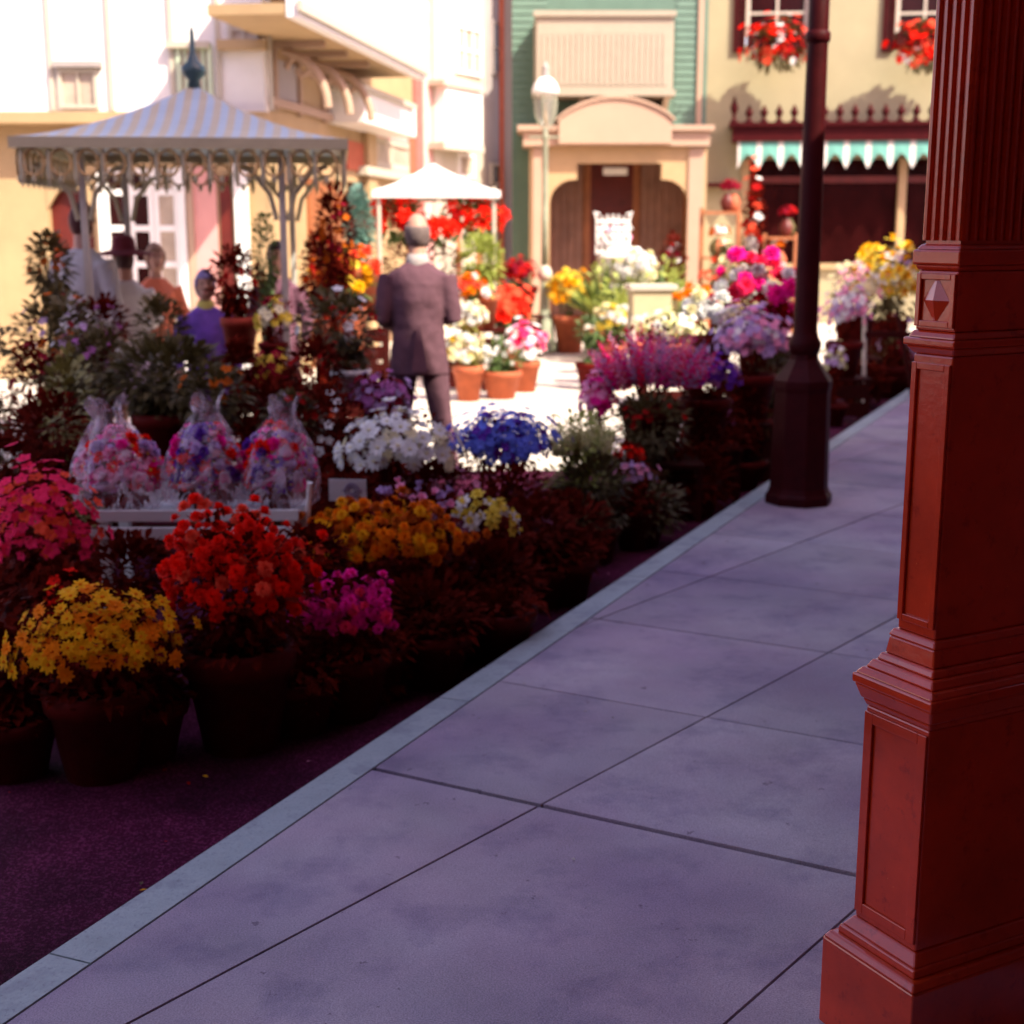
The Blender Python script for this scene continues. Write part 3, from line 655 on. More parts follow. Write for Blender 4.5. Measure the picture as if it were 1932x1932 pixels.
# ------------------------------------------------------------------ plants
def basis(n):
    n = Vector(n).normalized(); a = n.cross(Vector((.31,.17,.93))).normalized(); return a, n.cross(a), n
def bloom(mb, c, n, s, kind, ci=0, ce=1):
    a, b, n = basis(n); c = Vector(c); rt = random.random()*6.28
    def pet(ang, r, w_, lift, base=0.12, mi=ci):
        d = a*math.cos(ang)+b*math.sin(ang); t = a*-math.sin(ang)+b*math.cos(ang)
        p0 = c+d*r*base; p2 = c+d*r*.62+n*lift*.8; p3 = c+d*r+n*lift
        mb.add([p0-t*w_*.3, p0+t*w_*.3, p2+t*w_, p3+t*w_*.25, p3-t*w_*.25, p2-t*w_, p2+n*r*.05], [(0,1,6),(1,2,6),(2,3,6),(3,4,6),(4,5,6),(5,0,6)], mi)
    if kind == 'daisy':
        for k in range(9): pet(rt+k*6.283/9+random.uniform(-.1,.1), s*random.uniform(.9,1.05), s*.26, s*random.uniform(.0,.22))
        mb.ball(c+n*s*.05, s*.24,s*.24,s*.17, 6, ce)
    elif kind == 'pom':
        for ring, (m_, r_, l_) in enumerate(((8,1,.1),(7,.85,.45),(5,.6,.75),(3,.35,.9))):
            for k in range(m_): pet(rt+ring*.4+k*6.283/m_, s*r_*random.uniform(.9,1.1), s*.34, s*l_, .05)
    elif kind == 'cup':
        for k in range(6): pet(rt+k*6.283/6, s, s*.30, s*.12)
        vs = []; m_ = 8
        for z, r_ in ((0,.2),(.5,.3),(.6,.4)):
            vs += [c+(a*math.cos(k*6.283/m_)+b*math.sin(k*6.283/m_))*s*r_+n*s*z for k in range(m_)]
        mb.add(vs, [(j*m_+k,j*m_+(k+1)%m_,(j+1)*m_+(k+1)%m_,(j+1)*m_+k) for j in range(2) for k in range(m_)], ce)
    elif kind == 'tulip':
        for k in range(6): pet(rt+k*6.283/6, s*.6, s*.42, s*1.1, .15)
    elif kind == 'small':
        for k in range(5): pet(rt+k*6.283/5, s, s*.42, s*.15)
    elif kind == 'star':                                             # poinsettia bracts
        for k in range(6): pet(rt+k*6.283/6, s, s*.24, s*.1)
        for k in range(5): pet(rt+.5+k*6.283/5, s*.6, s*.18, s*.35)
def spike(mb, p, d, L, s, ci=0):
    p = Vector(p); d = Vector(d).normalized(); a, b, _ = basis(d); m_ = max(5, int(L/(s*.55)))
    for k in range(m_):
        t = k/m_; ang = k*2.4; q = p+d*L*t; rr = s*(1-.65*t); o = a*math.cos(ang)+b*math.sin(ang); u_ = a*-math.sin(ang)+b*math.cos(ang)
        for sg in (-1, 1):
            mb.add([q, q+o*rr*.7+u_*rr*.5*sg+d*rr*.3, q+o*rr*1.15+d*rr*.7, q+o*rr*.4-u_*rr*.1*sg+d*rr*.9], [(0,1,2,3)], ci)
def leaf(mb, p, d, L, w_, mi=0, droop=.25):
    w_ *= 1.25
    p = Vector(p); d = Vector(d).normalized(); t = d.cross(Vector((random.uniform(-.4,.4), random.uniform(-.4,.4), 1))).normalized()
    m = p+d*L*.5; e = p+d*L-Vector((0,0,L*droop))
    mb.add([p, m+t*w_, e, m-t*w_, m-Vector((0,0,w_*.3))], [(0,1,4),(1,2,4),(2,3,4),(3,0,4)], mi)
def sph(zmin=-.4, front=.0):
    while True:
        v = Vector((random.gauss(0,1), random.gauss(0,1)-front, random.gauss(0,1)))
        if v.length > 1e-3:
            v.normalize()
            if v.z > zmin: return v
def potmesh(kind, r, h):
    mb = MB()
    if kind == 'pot':
        mb.lathe([(r*.66,0),(r*.92,h*.78),(r*1.0,h*.78),(r*1.03,h*.97),(r*.98,h),(r*.88,h),(r*.85,h*.9),(r*.01,h*.9)], n=24, wob=.02)
    elif kind == 'bowl':
        mb.lathe([(r*.5,0),(r*.85,h*.35),(r*1.0,h*.75),(r*1.04,h),(r*.93,h),(r*.88,h*.85),(r*.01,h*.85)], n=24)
    elif kind == 'bucket':
        mb.lathe([(r*.72,0),(r*.74,h*.03),(r*.95,h*.96),(r*1.0,h*.97),(r*1.0,h),(r*.93,h),(r*.9,h*.9),(r*.01,h*.9)], n=24)
    elif kind == 'basket':
        mb.lathe([(r*.8,0),(r*.9,h*.25),(r*.86,h*.3),(r*.96,h*.6),(r*.92,h*.65),(r*1.05,h*.97),(r*.95,h),(r*.9,h*.85),(r*.01,h*.85)], n=20, wob=.05)
    return mb
PLANTS = []
def plant(name, label, cat, group, u0, v0, u1, v1, Y, kind, cols, n=70, s=.035, fol=M_shadeleaf, nl=220, pot=('pot', .15, .30, M_shadepot),
          ground=None, ce='eye', up=.35, leafL=.07, depth=None, stand=None, weights=None, stems=True, fleaf=1.0, potu=None, zmin=-.35, partname="blooms"):
    c = at((u0+u1)/2, (v0+v1)/2, Y); sc_ = ppm(Y, c.z); rx = (u1-u0)/2/sc_; rz = (v1-v0)/2/sc_; ry = depth or min(max(rx*.8, rz*.7), .3)
    base = GZ if ground is None else ground
    bottom = c.z-rz
    ph = pot[2] if pot else 0
    px_ = at(potu, 430, Y).x if potu else c.x
    pz_ = base
    if pot and bottom-base > ph+.28: pz_ = bottom-ph-.02 if stand else base
    if not pot and stand: pz_ = bottom
    root = empty(name, (c.x, Y, pz_), 0, label, cat, group)
    o = Vector((0, 0, c.z-pz_)); sx_ = px_-c.x
    if pot:
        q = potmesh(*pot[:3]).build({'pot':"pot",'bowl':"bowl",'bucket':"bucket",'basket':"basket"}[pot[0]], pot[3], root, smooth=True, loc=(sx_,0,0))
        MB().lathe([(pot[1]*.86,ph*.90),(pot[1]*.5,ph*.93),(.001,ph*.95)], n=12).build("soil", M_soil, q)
    top = Vector((sx_, 0, ph*.9))
    mf = MB(); mbm = MB()
    if stems:
        for k in range(14):
            e = o+Vector((random.uniform(-.7,.7)*rx, random.uniform(-.5,.5)*ry, random.uniform(-.4,.3)*rz))
            if e.z < top.z: continue
            mf.tube([top+Vector((random.uniform(-.3,.3)*(pot[1] if pot else .05), random.uniform(-.05,.05), 0)), top.lerp(e,.5)+Vector((random.uniform(-.02,.02),0,0)), e], .004+.0004*Y/4, 4)
    leafL *= .72
    for k in range(int(nl*1.9)):
        v = sph(-.95); r = random.uniform(.25, .97)**.5*fleaf
        p = o+Vector((v.x*rx*r, v.y*ry*r, v.z*rz*r))
        if random.random() < .3 and stems: p = top.lerp(o, random.uniform(.15,.9))+Vector((random.uniform(-.6,.6)*rx*.7, random.uniform(-.6,.6)*ry, 0))
        leaf(mf, p, v+Vector((0,0,.25)), leafL*random.uniform(.6,1.3), leafL*.2*random.uniform(.7,1.4))
    if kind == 'grass' or kind == 'spike':
        for k in range(n):
            a = random.uniform(-1,1); b = random.uniform(-1,1); p = o+Vector((a*rx*.55, b*ry*.6, -rz*.9)); L = rz*2*random.uniform(.6,1.05)*(1-.35*abs(a))
            d = Vector((a*up*1.6, b*up, 1))
            if kind == 'spike': spike(mbm, p+d.normalized()*L*.25, d, L*.75, s*random.uniform(.8,1.2), random.randrange(len(cols)))
            else: leaf(mbm, p, d, L, s, random.randrange(len(cols)), droop=.1*abs(a))
    elif kind != 'none':
        pl = []
        for k in range(n):
            for _ in range(8):
                v = sph(zmin, .35); nn_ = noise.noise(Vector((v.x*2.2+u0*.1, v.y*2.2+Y, v.z*2.2)))
                r = random.uniform(.55, 1.0)*(1+.45*nn_)*(1.18 if random.random() < .2 else 1)
                p = o+Vector((v.x*rx*r*1.04, v.y*ry*r, v.z*rz*r*1.05))
                if all((p-q).length > s*1.25 for q in pl): break
            pl.append(p)
            ci = random.randrange(len(cols)) if not weights else random.choices(range(len(cols)), weights)[0]
            bloom(mbm, p, v+Vector((0,-.25,up)), s*random.uniform(.75,1.15), kind, ci, len(cols))
    if pot and Y < 7.6 and nl:
        for k in range(230):
            a = random.uniform(0, 6.283); rr_q = pot[1]*random.uniform(.5, 1.15)
            leaf(mf, Vector((sx_+rr_q*math.cos(a), rr_q*math.sin(a), ph*random.uniform(.95,1.25))), Vector((math.cos(a), math.sin(a), random.uniform(-.5,.6))), .045*random.uniform(.5,1.4), .011, droop=random.uniform(-.3,.6))
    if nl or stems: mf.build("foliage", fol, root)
    if mbm.v: mbm.build(partname, [P[x] if isinstance(x, str) else x for x in cols]+[P[ce] if isinstance(ce, str) else ce], root)
    if stand and pz_-base > .1:
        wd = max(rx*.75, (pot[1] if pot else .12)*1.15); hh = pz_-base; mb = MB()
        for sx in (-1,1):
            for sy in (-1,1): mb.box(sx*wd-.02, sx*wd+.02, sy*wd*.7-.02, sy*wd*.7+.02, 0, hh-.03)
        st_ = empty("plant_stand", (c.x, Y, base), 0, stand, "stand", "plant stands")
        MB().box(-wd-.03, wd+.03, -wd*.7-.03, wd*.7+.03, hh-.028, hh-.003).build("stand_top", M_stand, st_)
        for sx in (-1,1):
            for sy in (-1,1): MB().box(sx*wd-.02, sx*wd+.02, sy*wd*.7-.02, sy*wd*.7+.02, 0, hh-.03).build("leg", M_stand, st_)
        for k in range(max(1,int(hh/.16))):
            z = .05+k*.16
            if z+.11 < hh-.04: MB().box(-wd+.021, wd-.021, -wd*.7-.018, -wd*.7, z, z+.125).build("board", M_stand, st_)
    return root
FB = "flowers set out beside the sidewalk"
# front row, nearest the camera
plant("potted_daisies", "bushy golden yellow daisies in dark pot at the lower left corner", "plant", FB, 20,1105,335,1300, 4.2, 'daisy', ['yellow','orange'], 175, .029, nl=300, pot=('pot',.17,.30,M_shadepot), weights=[.6,.4], ce='orange', leafL=.06)
plant("potted_chrysanthemums", "tall scarlet chrysanthemums in large dark pot in front of the white cart", "plant", FB, 305,965,582,1225, 4.45, 'pom', ['red','red','coral'], 190, .028, nl=420, pot=('pot',.19,.36,M_shadepot), weights=[.45,.4,.15], leafL=.07)
plant("potted_chrysanthemums", "low magenta chrysanthemums sprawling right of the scarlet ones", "plant", FB, 560,1085,745,1228, 4.75, 'pom', ['magenta','hot'], 115, .024, nl=180, pot=('pot',.16,.24,M_shadepot), weights=[.8,.2], leafL=.06)
plant("potted_azalea", "hot pink azalea mound at the left, beside the white cart", "plant", FB, -20,880,180,1120, 5.0, 'small', ['hot','coral'], 190, .028, nl=240, pot=('pot',.18,.34,M_shadepot), weights=[.75,.25])
plant("potted_marigolds", "wide mass of orange marigolds behind the magenta chrysanthemums", "plant", FB, 565,945,872,1082, 5.4, 'pom', ['orange','yellow','dorange'], 210, .029, nl=260, pot=('pot',.19,.30,M_shadepot), weights=[.5,.25,.25])
plant("potted_tulips", "small pale pink tulips peeping over the orange marigolds", "plant", FB, 712,920,862,985, 5.75, 'tulip', ['pink','lilac'], 22, .032, nl=60, pot=('bucket',.15,.34,M_shadepot))
plant("potted_daffodils", "white and yellow daffodils at right end of the orange marigolds", "plant", FB, 862,925,974,1042, 5.8, 'cup', ['white','lemon'], 24, .038, nl=70, pot=('pot',.13,.26,M_shadepot), ce='lemon', weights=[.7,.3])
plant("potted_daisies", "large white daisies between cellophane bouquets and blue hydrangea", "plant", FB, 640,778,872,915, 6.6, 'daisy', ['white','cream'], 105, .045, nl=150, pot=('bucket',.18,.36,M_shadepot), ce='cream', weights=[.75,.25])
plant("potted_hydrangea", "bright blue hydrangea with violet flowers trailing below", "plant", FB, 855,780,1038,890, 7.0, 'small', ['blue','blue','blue','violet'], 460, .025, nl=160, pot=('pot',.17,.34,M_shadepot), stand="dark wooden stand under the blue hydrangea")
plant("potted_grass", "yellow green spiky ornamental grass right of the blue hydrangea", "plant", FB, 1015,775,1172,875, 7.25, 'spike', ['lime','cream','lime'], 130, .024, fol=M_limeleaf, nl=150, pot=('pot',.17,.36,M_shadepot), stand="dark wooden stand under the yellow green grass")
plant("potted_asters", "small pale lilac asters low down against the dark stands", "plant", FB, 1160,868,1235,925, 7.4, 'small', ['lilac','pink'], 22, .024, nl=60, pot=('pot',.12,.24,M_shadepot))
plant("potted_geranium", "little red geranium just behind the lilac asters", "plant", FB, 1150,838,1215,875, 7.7, 'small', ['red'], 26, .022, nl=60, pot=('pot',.12,.26,M_shadepot), stand="short dark stand under the little red geranium")
plant("potted_heather", "magenta and pale pink spiky heather on dark stand", "plant", FB, 1120,600,1345,755, 8.3, 'spike', ['pink','magenta','lilac','hot'], 300, .030, nl=120, fol=M_shadeleaf, pot=('pot',.2,.34,M_shadepot), stand="dark wooden stand under the pink heather", up=.5)
plant("snapdragon_bunch", "pale pink snapdragons hanging at left edge of the heather stand", "plant", FB, 1098,705,1158,810, 8.2, 'small', ['pink','magenta','pink'], 110, .030, nl=40, pot=('pot',.11,.22,M_shadepot), stand="narrow dark stand under the pale pink snapdragons")
plant("potted_larkspur", "dark violet larkspur spilling below the lilac stocks", "plant", FB, 1262,672,1400,745, 8.7, 'small', ['violet','violet','mauve'], 170, .026, nl=140, pot=('pot',.17,.3,M_shadepot), stand="dark wooden stand under the violet larkspur")
plant("potted_stocks", "pale lilac stocks in a full round mound left of black lamp post", "plant", FB, 1350,585,1482,700, 9.3, 'small', ['lilac','white','pink'], 220, .034, nl=100, pot=('pot',.18,.32,M_shadepot), stand="dark wooden stand under the lilac stocks", weights=[.6,.2,.2])
plant("potted_roses", "cream white roses between the heather and the tall carnations", "plant", FB, 1292,562,1402,628, 9.9, 'pom', ['white','cream'], 18, .068, nl=70, pot=('pot',.15,.3,M_shadepot), stand="dark wooden stand under the cream roses")
plant("carnation_bunch", "tall bunch of white, pink and crimson carnations left of black lamp post", "plant", FB, 1352,490,1518,602, 10.4, 'pom', ['white','magenta','hot'], 34, .080, nl=120, pot=('bucket',.18,.4,M_shadepot), stand="tall dark stand under the carnations", weights=[.5,.2,.3])
plant("potted_dahlias", "dark crimson dahlias low behind the black lamp post", "plant", FB, 1430,570,1500,630, 10.7, 'pom', ['dred','magenta'], 14, .08, nl=80, pot=('pot',.15,.3,M_shadepot), stand="dark stand under the crimson dahlias")
plant("potted_phlox", "white and pink phlox just right of the black lamp post", "plant", FB, 1552,540,1640,640, 12.6, 'small', ['white','pink','lilac'], 90, .04, nl=100, pot=('pot',.17,.32,M_shadepot), stand="dark wooden stand right of the lamp post")
plant("potted_pansies", "pale pansies and green shoots near the ground right of lamp base", "plant", FB, 1548,640,1600,720, 12.2, 'small', ['lilac','white','lime'], 26, .034, nl=60, pot=('pot',.14,.2,M_shadepot))
plant("daffodil_bunch", "tall yellow and white daffodils massed on easel stand near red column", "plant", FB, 1612,462,1742,600, 15.0, 'cup', ['lemon','white','lemon','lilac'], 60, .095, fol=M_oliveleaf, nl=200, leafL=.14, pot=('bucket',.24,.45,M_shadepot), ce='yellow', stand="dark wooden stand under the tall daffodils", weights=[.35,.3,.2,.15])
plant("narcissus_bunch", "white narcissus bunch left of the tall daffodils", "plant", FB, 1570,500,1660,590, 14.0, 'cup', ['white','cream','pink'], 34, .065, nl=90, pot=('bucket',.2,.42,M_shadepot), ce='cream', stand="dark wooden stand under the white narcissus")
plant("potted_fuchsia", "dark fuchsia with a few pale flowers under the daffodils", "plant", FB, 1640,585,1740,715, 14.3, 'small', ['lilac','maroon'], 18, .04, nl=260, leafL=.1, pot=('pot',.24,.34,M_shadepot))
# easel leg
e0 = at(1632,718,13.2); e1 = at(1644,590,13.2)
ea = empty("easel", (e0.x,e0.y,GZ), 0, "pale thin wooden easel leaning in front of the tall daffodils", "easel")
MB().tube([(0,0,0),(e1.x-e0.x,.25,e1.z-GZ)], .022, 6).build("leg", M_ivory, ea); MB().tube([(.5,0,0),(.34,.25,e1.z-GZ)], .022, 6).build("leg", M_stand, ea)
MB().box(.02,.5,.16,.19,e1.z-GZ-.25,e1.z-GZ-.19).build("ledge", M_stand, ea)
# middle left group
plant("potted_stocks", "mauve and purple stocks beside the man's left leg", "plant", FB, 655,705,775,798, 7.6, 'small', ['mauve','lilac','maroon'], 105, .028, nl=140, pot=('pot',.18,.3,M_shadepot), stand="dark wooden stand under the mauve stocks")
plant("potted_geranium", "leafy green geranium in white pot left of the man", "plant", FB, 562,545,712,690, 8.0, 'small', ['dred','white'], 16, .03, fol=M_oliveleaf, nl=420, leafL=.09, pot=('pot',.12,.17,M_white), stand="dark wooden stand under the white pot", potu=655)
plant("potted_fern", "feathery olive fern on the ground behind the cellophane bouquets", "plant", FB, 205,640,425,770, 7.4, 'none', [], 0, .03, fol=M_oliveleaf, nl=520, leafL=.12, pot=('pot',.2,.3,M_shadepot), stand="dark wooden stand under the olive fern")
plant("potted_shrub", "dark glossy shrub at the far left under the stall roof", "plant", FB, 30,540,190,760, 8.2, 'small', ['maroon','dorange','lilac'], 30, .028, fol=M_oliveleaf, nl=520, leafL=.10, pot=('pot',.25,.36,M_shadepot), stand="dark wooden stand under the glossy shrub")
plant("potted_shrub", "yellow green leggy shrub at the left behind the pink azalea", "plant", FB, 90,660,170,870, 6.6, 'none', [], 0, .03, fol=mat("olive lime leaf", (.22,.20,.05), .6, .3, 10), nl=240, leafL=.09, pot=('pot',.16,.3,M_shadepot))
plant("potted_shrub", "dark shrub filling the gap left of the cellophane bouquets", "plant", FB, 20,740,165,900, 6.0, 'none', [], 0, .03, nl=420, leafL=.08, pot=('pot',.2,.3,M_shadepot))
plant("potted_shrub", "dark shrub behind the cart between cellophane bouquets and white daisies", "plant", FB, 560,720,690,930, 6.9, 'small', ['white','dred'], 14, .026, nl=420, leafL=.07, pot=('pot',.2,.3,M_shadepot))
plant("potted_shrub", "dark leaved shrub below the violet larkspur", "plant", FB, 1180,760,1420,880, 8.6, 'none', [], 0, .03, nl=500, leafL=.08, pot=('pot',.2,.26,M_shadepot))
plant("potted_shrub", "low dark shrub under the blue hydrangea by the kerb", "plant", FB, 880,880,1060,1010, 6.6, 'none', [], 0, .03, nl=420, leafL=.06, pot=('pot',.2,.2,M_shadepot))
plant("potted_shrub", "low dark shrub by the kerb left of the lamp base", "plant", FB, 1330,720,1460,850, 9.2, 'none', [], 0, .03, nl=380, leafL=.09, pot=('pot',.2,.2,M_shadepot))
plant("potted_camellia", "dark leafy plant in tall terracotta pot inside the stall", "plant", FB, 395,470,490,592, 9.2, 'small', ['dred'], 10, .03, nl=330, leafL=.09, pot=('pot',.125,.27,mat("red terracotta", (.40,.045,.02), .75, .2, 8)), stand="grey board stand under the tall terracotta pot", potu=445)
plant("potted_pansies", "yellow and maroon pansies on a tiered rack inside the stall", "plant", FB, 478,560,550,640, 9.0, 'small', ['lemon','maroon','cream','maroon'], 34, .036, nl=60, pot=('pot',.1,.16,M_shadepot), stand="dark rack under the upper pansies", weights=[.3,.3,.2,.2])
plant("potted_pansies", "bright lemon pansies low in the stall by the front post", "plant", FB, 474,655,548,745, 8.7, 'small', ['lemon','lemon','maroon'], 30, .038, nl=60, pot=('pot',.11,.2,M_shadepot), stand="dark rack under the lemon pansies")
plant("climbing_vine", "tall dark vine by the stall's right post", "plant", FB, 598,350,668,560, 9.6, 'small', ['maroon','dorange'], 26, .03, nl=420, leafL=.09, pot=('pot',.14,.3,M_shadepot), depth=.15)
plant("climbing_vine", "tall thin green vine inside the stall near the yellow pansies", "plant", FB, 478,400,520,560, 11.0, 'none', [], 0, .03, fol=M_leaf, nl=220, leafL=.09, pot=('pot',.14,.3,M_shadepot), depth=.12)
# sunlit group beyond
SB = "sunlit flowers out on the plaza"
plant("gladiolus_bunch", "yellow and orange gladioli standing left of the man", "plant", SB, 590,470,712,575, 12.5, 'pom', ['lemon','orange','yellow','coral'], 60, .06, fol=M_leaf, nl=120, pot=('bucket',.2,.4,M_terra), stand="wooden stand under the yellow gladioli", leafL=.12)
plant("potted_conifer", "narrow pointed blue green conifer right of the striped stall", "plant", SB, 652,352,702,500, 13.0, 'none', [], 0, .03, fol=M_blueleaf, nl=900, leafL=.09, pot=('pot',.2,.4,M_terra), depth=.16, stand="stand under the blue green conifer")
plant("hanging_basket", "red poinsettias hanging under the left half of the white canopy", "plant", SB, 695,372,800,455, 16.6, 'star', ['red','red','dred'], 46, .10, fol=M_leaf, nl=160, leafL=.15, pot=None, stems=False, partname="blooms")
plant("hanging_basket", "red poinsettias hanging under the right half of the white canopy", "plant", SB, 835,372,942,455, 16.6, 'star', ['red','red','dred'], 46, .10, fol=M_leaf, nl=160, leafL=.15, pot=None, stems=False)
plant("hanging_basket", "white basket of red poinsettias under the middle of canopy", "plant", SB, 795,415,860,455, 16.2, 'star', ['red'], 22, .10, fol=M_leaf, nl=60, leafL=.12, pot=None, stems=False)
for o_ in [o for o in bpy.data.objects if o.name.startswith("hanging_basket")]:
    zt_ = ev+GZ-o_.location.z; mb = MB()
    mb.tube([(0,0,zt_),(0,0,o_.children[0].bound_box[0][2]*.4+o_.children[0].bound_box[1][2]*.6)], .012, 5); mb.build("hook", M_ivory, o_)
plant("potted_shrub", "yellow green upright shrub under the canopy's right side", "plant", SB, 868,440,945,550, 16.0, 'none', [], 0, .03, fol=M_limeleaf, nl=420, leafL=.15, pot=('pot',.22,.4,M_terra), stand="stand under the yellow green shrub")
plant("potted_shrub", "dark bushy plant under the middle of the white canopy", "plant", SB, 700,440,880,560, 17.3, 'none', [], 0, .03, nl=500, leafL=.15, pot=('pot',.25,.4,M_shadepot))
plant("potted_cyclamen", "dark crimson cyclamen just left of the slender gas lamp", "plant", SB, 945,488,1012,536, 19.0, 'small', ['maroon','dred'], 90, .05, nl=60, pot=('pot',.26,.4,M_shadepot), stand="stand under the crimson cyclamen")
plant("potted_geranium", "coral red geraniums right of the man", "plant", SB, 905,538,1000,622, 16.5, 'small', ['coral','red','coral'], 150, .06, fol=M_leaf, nl=120, leafL=.12, pot=('pot',.22,.36,M_terra), stand="stand under the coral geraniums")
plant("potted_geranium", "orange and white flowers close to the man's right elbow", "plant", SB, 852,520,915,575, 15.6, 'pom', ['white','coral','orange'], 34, .06, fol=M_leaf, nl=60, pot=('pot',.2,.36,M_terra), stand="stand under the orange and white flowers")
plant("potted_primulas", "pale pink primulas at the right edge of terracotta pots", "plant", SB, 952,612,1028,690, 14.8, 'small', ['pink','white','hot'], 90, .05, fol=M_leaf, nl=50, pot=('pot',.17,.34,M_terra))
plant("potted_mums", "upper tier of round cream chrysanthemums right of the man", "plant", SB, 838,573,918,632, 14.9, 'pom', ['white','cream'], 62, .045, fol=M_limeleaf, nl=60, pot=('pot',.17,.3,M_terra), stand="stand under the upper cream chrysanthemums")
plant("potted_mums", "lower tier of cream chrysanthemums in terracotta pot beside man's leg", "plant", SB, 842,632,915,702, 14.0, 'pom', ['white','cream','lemon'], 62, .045, fol=M_limeleaf, nl=60, pot=('pot',.16,.36,M_terra), weights=[.5,.35,.15], potu=882)
plant("potted_lilies", "white calla lilies in wide terracotta bowl on the plaza", "plant", SB, 905,645,985,708, 14.2, 'tulip', ['white'], 12, .06, fol=M_leaf, nl=140, leafL=.13, pot=('pot',.21,.29,M_terra), potu=945)
plant("potted_mums", "bright yellow chrysanthemums in terracotta pot right of gas lamp", "plant", SB, 1028,518,1122,592, 19.5, 'pom', ['lemon','yellow'], 100, .06, fol=M_leaf, nl=60, pot=('pot',.24,.52,M_terra))
plant("potted_mums", "pale lemon chrysanthemums in front of the white wicker stand", "plant", SB, 1128,578,1212,628, 16.5, 'pom', ['cream','lemon','white'], 70, .06, fol=M_leaf, nl=80, pot=('pot',.2,.36,M_terra))
plant("potted_palm", "arching yellow green palm left of the white wicker stand", "plant", SB, 1095,488,1180,600, 18.6, 'grass', [M_limeleaf, M_leaf], 90, .035, fol=M_limeleaf, nl=60, leafL=.2, pot=('pot',.24,.4,M_terra), up=1.0)
plant("potted_palm", "arching yellow green palm right of the white wicker stand", "plant", SB, 1210,488,1298,600, 18.8, 'grass', [M_limeleaf, M_leaf], 90, .035, fol=M_limeleaf, nl=60, leafL=.2, pot=('pot',.24,.4,M_terra), up=1.0)
plant("potted_palm", "short lime green spider plant before the white wicker stand", "plant", SB, 1130,520,1240,600, 17.8, 'grass', [M_limeleaf, M_limeleaf], 80, .03, fol=M_limeleaf, nl=60, leafL=.2, pot=('pot',.24,.3,M_terra), up=1.2)
plant("potted_freesias", "orange and cream freesias right of the cream box", "plant", SB, 1272,540,1352,600, 15.5, 'pom', ['orange','white','cream'], 40, .055, fol=M_leaf, nl=60, pot=('pot',.2,.4,M_terra), stand="stand under the orange freesias")
plant("potted_alyssum", "low mound of white alyssum in front of the cream box", "plant", SB, 1205,592,1330,642, 13.6, 'small', ['white','cream','lime'], 130, .045, fol=M_limeleaf, nl=80, pot=('pot',.24,.3,M_terra), stand="stand under the white alyssum")
plant("potted_ivy", "small green ivy trailing over kerbside pots at left of lilac heather", "plant", SB, 1085,600,1150,645, 15.0, 'none', [], 0, .03, fol=M_leaf, nl=140, leafL=.12, pot=('pot',.18,.3,M_shadepot))
# window boxes on the cream shop
for (ua, ub, lab) in ((1425,1515,"red geraniums trailing from left upper window of the cream shop"), (1700,1800,"red geraniums trailing from right upper window of the cream shop")):
    pr = plant("window_box", lab, "window box", "window boxes", ua-12, 40, ub+12, 132, 25.15 if ua < 1600 else 24.85, 'small', ['red','dred','coral','white'], 190, .085, fol=M_oliveleaf, nl=260, leafL=.18, pot=None, stems=False, weights=[.5,.3,.12,.08], depth=.12, zmin=-.6)
    pr.location.z = pr.location.z
    c_ = at((ua+ub)/2, 78, 25.2); MB().box(-.55,.55,-.1,.1,c_.z-pr.location.z-.12,c_.z-pr.location.z+.1).build("box", M_stand, pr)
# ------------------------------------------------------------------ more dark greenery filling the display
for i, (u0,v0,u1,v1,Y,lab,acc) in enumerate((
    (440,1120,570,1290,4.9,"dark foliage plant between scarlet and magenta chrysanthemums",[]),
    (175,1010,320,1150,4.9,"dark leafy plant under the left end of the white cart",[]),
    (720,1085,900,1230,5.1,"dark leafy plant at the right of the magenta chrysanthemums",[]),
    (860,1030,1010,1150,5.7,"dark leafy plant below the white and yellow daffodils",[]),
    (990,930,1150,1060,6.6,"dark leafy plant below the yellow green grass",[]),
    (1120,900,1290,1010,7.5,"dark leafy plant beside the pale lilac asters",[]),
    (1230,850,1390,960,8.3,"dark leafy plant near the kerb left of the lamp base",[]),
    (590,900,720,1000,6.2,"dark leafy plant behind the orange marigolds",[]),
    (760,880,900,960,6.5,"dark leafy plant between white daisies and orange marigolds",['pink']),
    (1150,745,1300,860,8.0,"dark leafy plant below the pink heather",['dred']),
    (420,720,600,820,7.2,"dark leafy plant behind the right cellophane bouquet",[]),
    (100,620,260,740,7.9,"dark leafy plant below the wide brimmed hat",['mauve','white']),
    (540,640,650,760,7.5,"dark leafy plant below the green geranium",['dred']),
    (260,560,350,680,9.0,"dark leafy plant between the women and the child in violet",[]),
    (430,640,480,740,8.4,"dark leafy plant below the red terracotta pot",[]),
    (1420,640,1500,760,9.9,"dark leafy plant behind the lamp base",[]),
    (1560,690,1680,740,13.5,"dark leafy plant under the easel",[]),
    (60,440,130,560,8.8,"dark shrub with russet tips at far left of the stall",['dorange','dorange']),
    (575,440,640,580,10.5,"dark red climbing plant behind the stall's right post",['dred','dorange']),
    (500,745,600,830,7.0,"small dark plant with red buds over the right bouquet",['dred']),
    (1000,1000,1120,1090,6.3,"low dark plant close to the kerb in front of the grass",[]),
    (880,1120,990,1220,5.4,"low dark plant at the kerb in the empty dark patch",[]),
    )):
    plant("foliage_plant", lab, "plant", "dark foliage plants filling the display", u0,v0,u1,v1,Y, 'small' if acc else 'none', acc or [], 16 if acc else 0, .026, fol=(M_oliveleaf if Y > 6.9 and i%2 else M_shadeleaf), nl=330, leafL=.085*max(1,Y/8), pot=('pot',.17,.22,M_shadepot))

